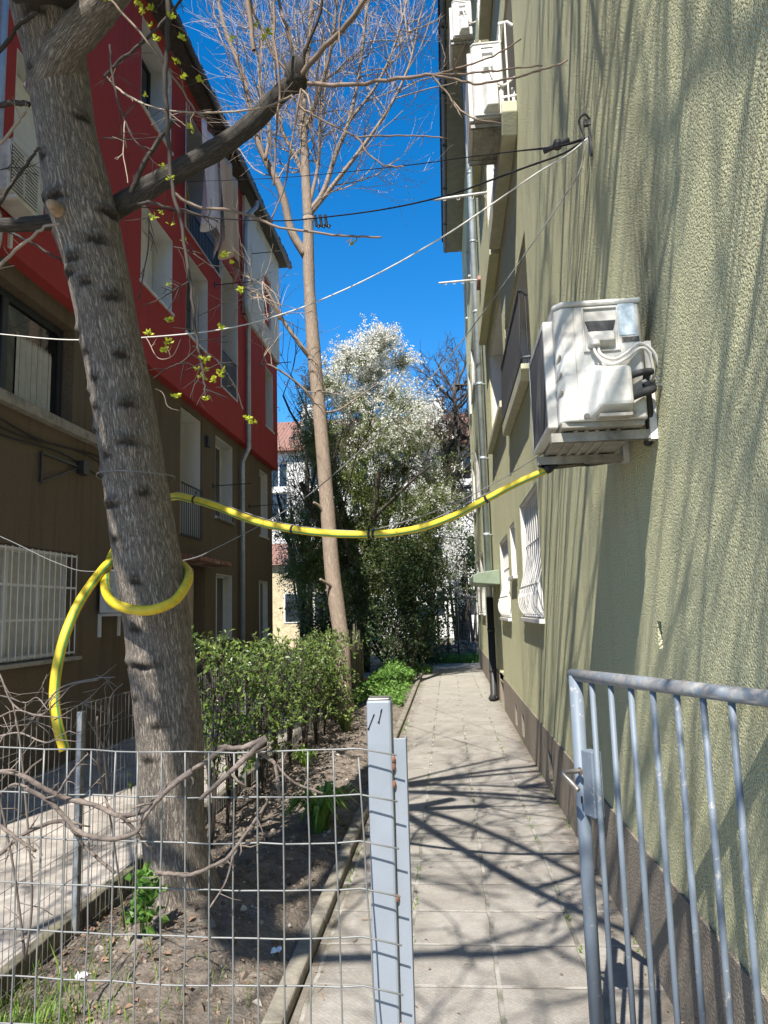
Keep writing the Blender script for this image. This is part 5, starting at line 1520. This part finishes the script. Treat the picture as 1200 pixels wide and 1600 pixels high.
shrub('white-flowering bush seen between the red building and the tan trunk', (-4.6, 24.2, 3.4), (1.1, .7, 1.9), 420, 'blossom', .055, name='flowering_shrub', wd=.9)
T4 = thing('dark_tree', (-4.5, 22.5, 0), 'dark-branched tree behind the far corner of the red building', 'tree')
tm = MB(); ends = []
tk = MB(); tk.tube(smoothpath([(-4.5, 22.5, 0), (-4.4, 22.5, 1.5), (-4.5, 22.4, 3)], 4), .13, 8, True, True); obj('trunk', tk, M['dark_bark'], T4, smooth=True)
for d in ((-.4, 0, 1), (.45, -.2, 1), (.1, .3, 1), (.2, -.5, .9), (.75, 0, .75)):
    ends += tubes_tree(tm, V((-4.5, 22.4, 2.4)), V(d).normalized(), 3.0, .075, 3, .6, .25, (4, 5), minr=.009, kl=(.55, .8))
obj('branches', tm, M['dark_bark'], T4, smooth=True, kind='stuff')
mb = MB(); cloud(mb, [p for p, _ in ends if p.z > 1.5], 900, .4, .06, .45); obj('leaves', mb, M['dark_leaf'], T4, kind='stuff')
T4 = thing('conifer', (-5.3, 28, 0), 'narrow dark conifer showing between the red building and the tan trunk', 'tree')
mb = MB(); tr_ = MB(); tr_.tube([(-5.3, 28, 0), (-5.3, 28, 11)], [.2, .03], 8, True, True); obj('trunk', tr_, M['dark_bark'], T4)
for i in range(1100):
    z = U(5, 10.6); r = (11.0 - z) * .22 * rnd.random() ** .5; a = U(0, 6.283); p = V((-5.3 + math.cos(a) * r, 28 + math.sin(a) * r, z - r * .3)); d = V((math.cos(a), math.sin(a), -.2))
    mb.leaf(p, (d + rdir() * .7).normalized(), rdir(), .17, .04)
obj('foliage', mb, M['dark_leaf'], T4, kind='stuff')

# bare tree on the right with ivy
rb = at(722, 1000, Y=27); rb.z = 0
T5 = thing('bare_tree', rb, 'bare dark tree with ivied trunk beside the far end of the green building', 'tree')
tm = MB(); sp = smoothpath([(rb.x, 27, 0), (rb.x + .05, 27, 2), (rb.x - .1, 27, 4), (rb.x - .2, 27, 6.5), (rb.x + .05, 27, 8), (rb.x + .1, 27, 10)], 6)
tk = MB(); tk.tube(sp, [lerp(.30, .06, i / (len(sp) - 1)) for i in range(len(sp))], 12, True, True); obj('trunk', tk, M['dark_bark'], T5, smooth=True)
for j in range(15, len(sp)):
    for k in range(3): tubes_tree(tm, sp[j], (rdir() + V((0, 0, .45))).normalized(), U(1.1, 2.0), .05, 3, .8, .4, (3, 4, 5), minr=.010, curl=.25)
obj('branches', tm, M['dark_bark'], T5, smooth=True, kind='stuff')
mb = MB(); cloud(mb, [sp[j] + V((rnd.gauss(0, .28), rnd.gauss(0, .28), U(-.4, .4))) for j in range(8, 22) for k in range(20)], 2600, .25, .10, .8); obj('ivy', mb, M['mid_leaf'], T5, kind='stuff')
shrub('white-flowering shrub between the blossom tree and the ivied trunk', (.25, 26, 3.4), (.5, .8, 1.9), 300, 'blossom', .06, name='flowering_shrub', wd=.9)
shrub('small green bush below the ivied trunk at the path end', (.9, 26.4, 3.2), (.6, .6, 1.5), 260, 'dark_leaf', .09)

# ------------------------------------------------------------------ far buildings
B3 = thing('white_building', (-2, 46, 0), 'white apartment house with red tiled roof far behind the trees', 'building')
X0, X1, YF = -14, 9, 42
mb = MB(); ops = [(x, x + 1.1, z, z + 1.5, .2) for x in (-12.6, -10.2, -7.8, -5.4, -3, -1.2, .6, 2.4, 4.2, 6.6) for z in (1.2, 4.2, 7.2, 9.6 if False else 9.0)]
tmp = MB(); facade(tmp, 0, 1, X0, X1, 0, 11.2, ops)
mb.add([(p[1], YF - p[0], p[2]) for p in tmp.v], tmp.f); mb.box(X0, X1, YF + .4, YF + 9, 0, 11.2)
obj('wall', mb, M['far_white'], B3)
for a, b, c, d, e in ops:
    mb = MB(); y = YF + .14
    mb.box(a + .003, a + .08, y, y + .05, c + .003, d - .003); mb.box(b - .08, b - .003, y, y + .05, c + .003, d - .003); mb.box(a + .08, b - .08, y, y + .05, d - .08, d - .003); mb.box(a + .08, b - .08, y, y + .05, c + .003, c + .08); mb.box((a + b) / 2 - .04, (a + b) / 2 + .04, y, y + .05, c + .08, d - .08)
    wo = obj('window', mb, M['white_pvc'], B3)
    mb = MB(); mb.box(a + .05, b - .05, y + .02, y + .03, c + .05, d - .05); obj('pane', mb, M['glass'], wo)
mb = MB(); mb.prism([(YF - .5, 11.1), (YF - .5, 11.25), (YF + 4.7, 14.2), (YF + 9.5, 11.25), (YF + 9.5, 11.1)], 'x', X0 - .4, X1 + .4); rf = obj('roof', mb, M['tilered'], B3)
for x in (-.6, 2.0, -8.5):
    mb = MB(); mb.box(x, x + .8, YF + 1.4, YF + 2.0, 11.4, 14.2); mb.box(x - .06, x + .86, YF + 1.34, YF + 2.06, 14.2, 14.32); obj('chimney', mb, M['far_white'], rf)
B4 = thing('yellow_house', (-9, 38, 0), 'low yellow house glimpsed behind the hedge beyond the red building', 'building')
mb = MB(); mb.box(-13, -5.0, 34, 40, 0, 3.9); obj('wall', mb, M['yellow_render'], B4)
mb = MB(); mb.prism([(33.7, 3.9), (37, 5.2), (40.3, 3.9)], 'x', -13.3, -4.7); obj('roof', mb, M['tilered'], B4)
for x in (-7.6, -6.2, -10):
    mb = MB(); mb.box(x, x + .8, 33.96, 33.998, 1.2, 2.6); wo = obj('window', mb, M['white_pvc'], B4)
    mb = MB(); mb.box(x + .08, x + .72, 33.93, 33.955, 1.28, 2.52); obj('pane', mb, M['glass'], wo)

# rubble wall, pipe frame and weeds at the path's end
rw = MB(); rw.box(-1.3, 2.2, 24.75, 25.0, -.1, .45)
for i in range(420):
    p = V((U(-1.3, 2.1), 24.7 - rnd.random() * .75, 0)); p.z = max(0, .62 - (24.7 - p.y) * .75) * rnd.random() ** .5
    clod(rw, p, U(.05, .14))
for i in range(0):
    p = V((U(-.6, 1.6), 24.3, .3)); d = (rdir() + V((0, -.3, .5))).normalized(); rw.tube([p, p + d * U(.4, .9)], .008, 4, False)
obj('rubble_wall', rw, M['stone'], label='collapsed low stone wall with rubble at the end of the path', cat='wall')
pf = thing('pipe_frame', (.2, 24, 0), 'rusty pipe frame standing in front of the collapsed stone wall', 'frame')
mb = MB(); mb.tube([(-.63, 23.9, 1.93), (1.6, 23.9, 2.0)], .035, 10); obj('top_rail', mb, M['galv_old'], pf)
for x, z in ((-.6, 1.93), (-.33, 1.6), (.0, 1.93), (.28, 1.94)):
    mb = MB(); mb.tube([(x + U(-.05, .05), 23.9, -.05), (x, 23.9, z)], .03, 8); obj('post', mb, M['rust'] if x < -.2 else M['black_metal'], pf)
mb = MB()
for i in range(26):
    x = -1.25 + i * .09; mb.tube([(x, 23.92, .05), (x + .02, 23.92, 1.2)], .006, 4, False)
for k in range(8): mb.tube([(-1.3, 23.93, .1 + k * .15), (1.1, 23.93, .1 + k * .15)], .005, 4, False)
obj('wire_panel', mb, M['galv_old'], pf)
mb = MB(); mb.box(-1.2, -.45, 25.6, 26.2, 0, 1.45); mb.prism([(25.4, 1.45), (25.4, 1.5), (26.4, 1.75), (26.4, 1.68)], 'x', -1.35, -.3)
obj('shed', mb, M['far_white'], label='small pale shed behind the pipe frame', cat='shed')


def blades(mb, n, f, L, Wd, lean=.5):
    for i in range(n):
        p = f(); l = U(.5, 1.2) * L; a = U(0, 6.283); o = V((math.cos(a), math.sin(a), 0)); s = V((-o.y, o.x, 0)) * (Wd / 2)
        b = p + V((0, 0, l * .55)) + o * l * .12 * lean * 2; c = p + V((0, 0, l * U(.75, 1))) + o * l * U(.2, .8) * lean
        mb.add([p - s, p + s, b + s * .8, b - s * .8, c], [(0, 1, 2, 3), (3, 2, 4)])
mb = MB()
def fg():
    x = -1.72 + rnd.gauss(0, .16); y = 2.75 + rnd.gauss(0, .26); x = max(-1.95, min(-1.0, x)); return V((x, y, soil_h(x, y) - .01))
blades(mb, 1250, fg, .10, .005, .9)
for i in range(14):
    x, y = -1.6 + rnd.gauss(0, .12), 3.3 + rnd.gauss(0, .25); blades(mb, 1, lambda: V((x, y, soil_h(x, y))), .33, .008, .5)
def fg2():
    x = U(-1.9, -.85); y = U(2.5, 3.4); return V((x, y, soil_h(x, y) - .01))
blades(mb, 260, fg2, .07, .004, .9)
obj('grass', mb, M['grass'], kind='stuff', label='tuft of long green grass in the near left corner of the bed')
mb = MB()
for i in range(2600):
    t = rnd.random(); y = 12.5 + 8.5 * t; x = U(-1.75, -.85) if y < 19 else U(-1.6, -.5)
    p = V((x, y, U(.02, .40) * (1 - abs(x + 1.35) / .7 if abs(x + 1.35) < .6 else .2)))
    cloud(mb, [p], 3, .08, .07, .7)
obj('ground_cover', mb, M['weed'], kind='stuff', label='bright green weeds along the far part of the path')
mb = MB()
def fe(): return V((U(-1.2, .9), U(22.6, 24.2), 0))
blades(mb, 1800, fe, .28, .014, .8); cloud(mb, [fe() + V((0, 0, U(0, .15))) for i in range(300)], 900, .12, .08, .7)
obj('far_weeds', mb, M['weed'], kind='stuff', label='green weeds growing across the end of the path')


def clump(name, label, p, n, L, Wd, cat='plant', m='grass'):
    mb = MB(); p = V(p)
    for i in range(n):
        a = U(0, 6.283); o = V((math.cos(a), math.sin(a), 0)); s = V((-o.y, o.x, 0)) * (Wd / 2); l = U(.6, 1.1) * L; q = p + o * U(0, .05); sp = U(.35, 1.25)
        pts = [q, q + V((0, 0, l * .45)) + o * l * .15 * sp, q + V((0, 0, l * .75)) + o * l * .45 * sp, q + V((0, 0, l * (.9 - .45 * sp))) + o * l * .8 * sp]
        v = []
        for k, (pt, wf) in enumerate(zip(pts, (.7, 1, .8, .05))): v += [pt - s * wf, pt + s * wf]
        mb.add(v, [(0, 1, 3, 2), (2, 3, 5, 4), (4, 5, 7, 6)])
    return obj(name, mb, M[m], label=label, cat=cat)
q = at(505, 1298, Z=.05); clump('leafy_plant', 'bushy green iris-like clump on the soil beside the kerb', (q.x - .02, q.y, soil_h(q.x, q.y) - .01), 90, .40, .032)
q = at(478, 1205, Z=.03); clump('leafy_plant', 'small upright green clump under the hedge end', (q.x, q.y, soil_h(q.x, q.y)), 34, .27, .02)
q = at(395, 1205, Z=.03); clump('leafy_plant', 'grassy green tuft behind the vine at the hedge foot', (q.x, q.y, soil_h(q.x, q.y)), 60, .34, .014)
q = at(540, 1150, Z=.03); clump('leafy_plant', 'small leafy sprout at the foot of the tan tree', (q.x, q.y, soil_h(q.x, q.y)), 26, .36, .05, m='mid_leaf')
q = at(425, 1590, Z=.05)
sp_ = MB()
for i in range(46):
    p = at(222 + U(-16, 22), 1400 + U(-40, 42), Y=3.5); cloud(sp_, [p], 3, .03, .05, .75)
for i in range(6): p = at(222 + U(-8, 8), 1450, Y=3.55); sp_.tube([V((p.x, p.y, .03)), p + V((U(-.03, .03), 0, .2))], .003, 4, False)
obj('sapling', sp_, M['weed'], label='bright green sprouting leaves left of the big tree foot', cat='plant')
for (x, y, s, lab) in ((128, 1533, .035, 'crumpled white scrap lying by the grass tuft at left'), (432, 1490, .03, 'crumpled white scrap on the soil near the kerb')):
    q = at(x, y, Z=.05); mb = MB(); n = 6
    for i in range(n + 1):
        for j in range(n + 1): mb.v.append((q.x + (i / n - .5) * s * 1.6, q.y + (j / n - .5) * s * 1.3, soil_h(q.x, q.y) + .006 + abs(noise.noise(V((i * .9, j * .9, x)))) * s * .9))
    for i in range(n):
        for j in range(n): a = i * (n + 1) + j; mb.f.append((a, a + 1, a + n + 2, a + n + 1))
    obj('paper_scrap', mb, M['paper'], label=lab, cat='litter')
q = at(573, 1078, Z=0); mb = MB(); mb.lathe([(0, 0), (.05, 0), (.055, .06), (.04, .10), (.05, .13), (.045, .19), (.02, .24), (0, .25)], (q.x, q.y, .0), 12)
obj('garden_ornament', mb, simple('orange_glaze', (.62, .16, .07), .4), smooth=True, label='small orange garden ornament beside the weeds left of the path', cat='ornament')
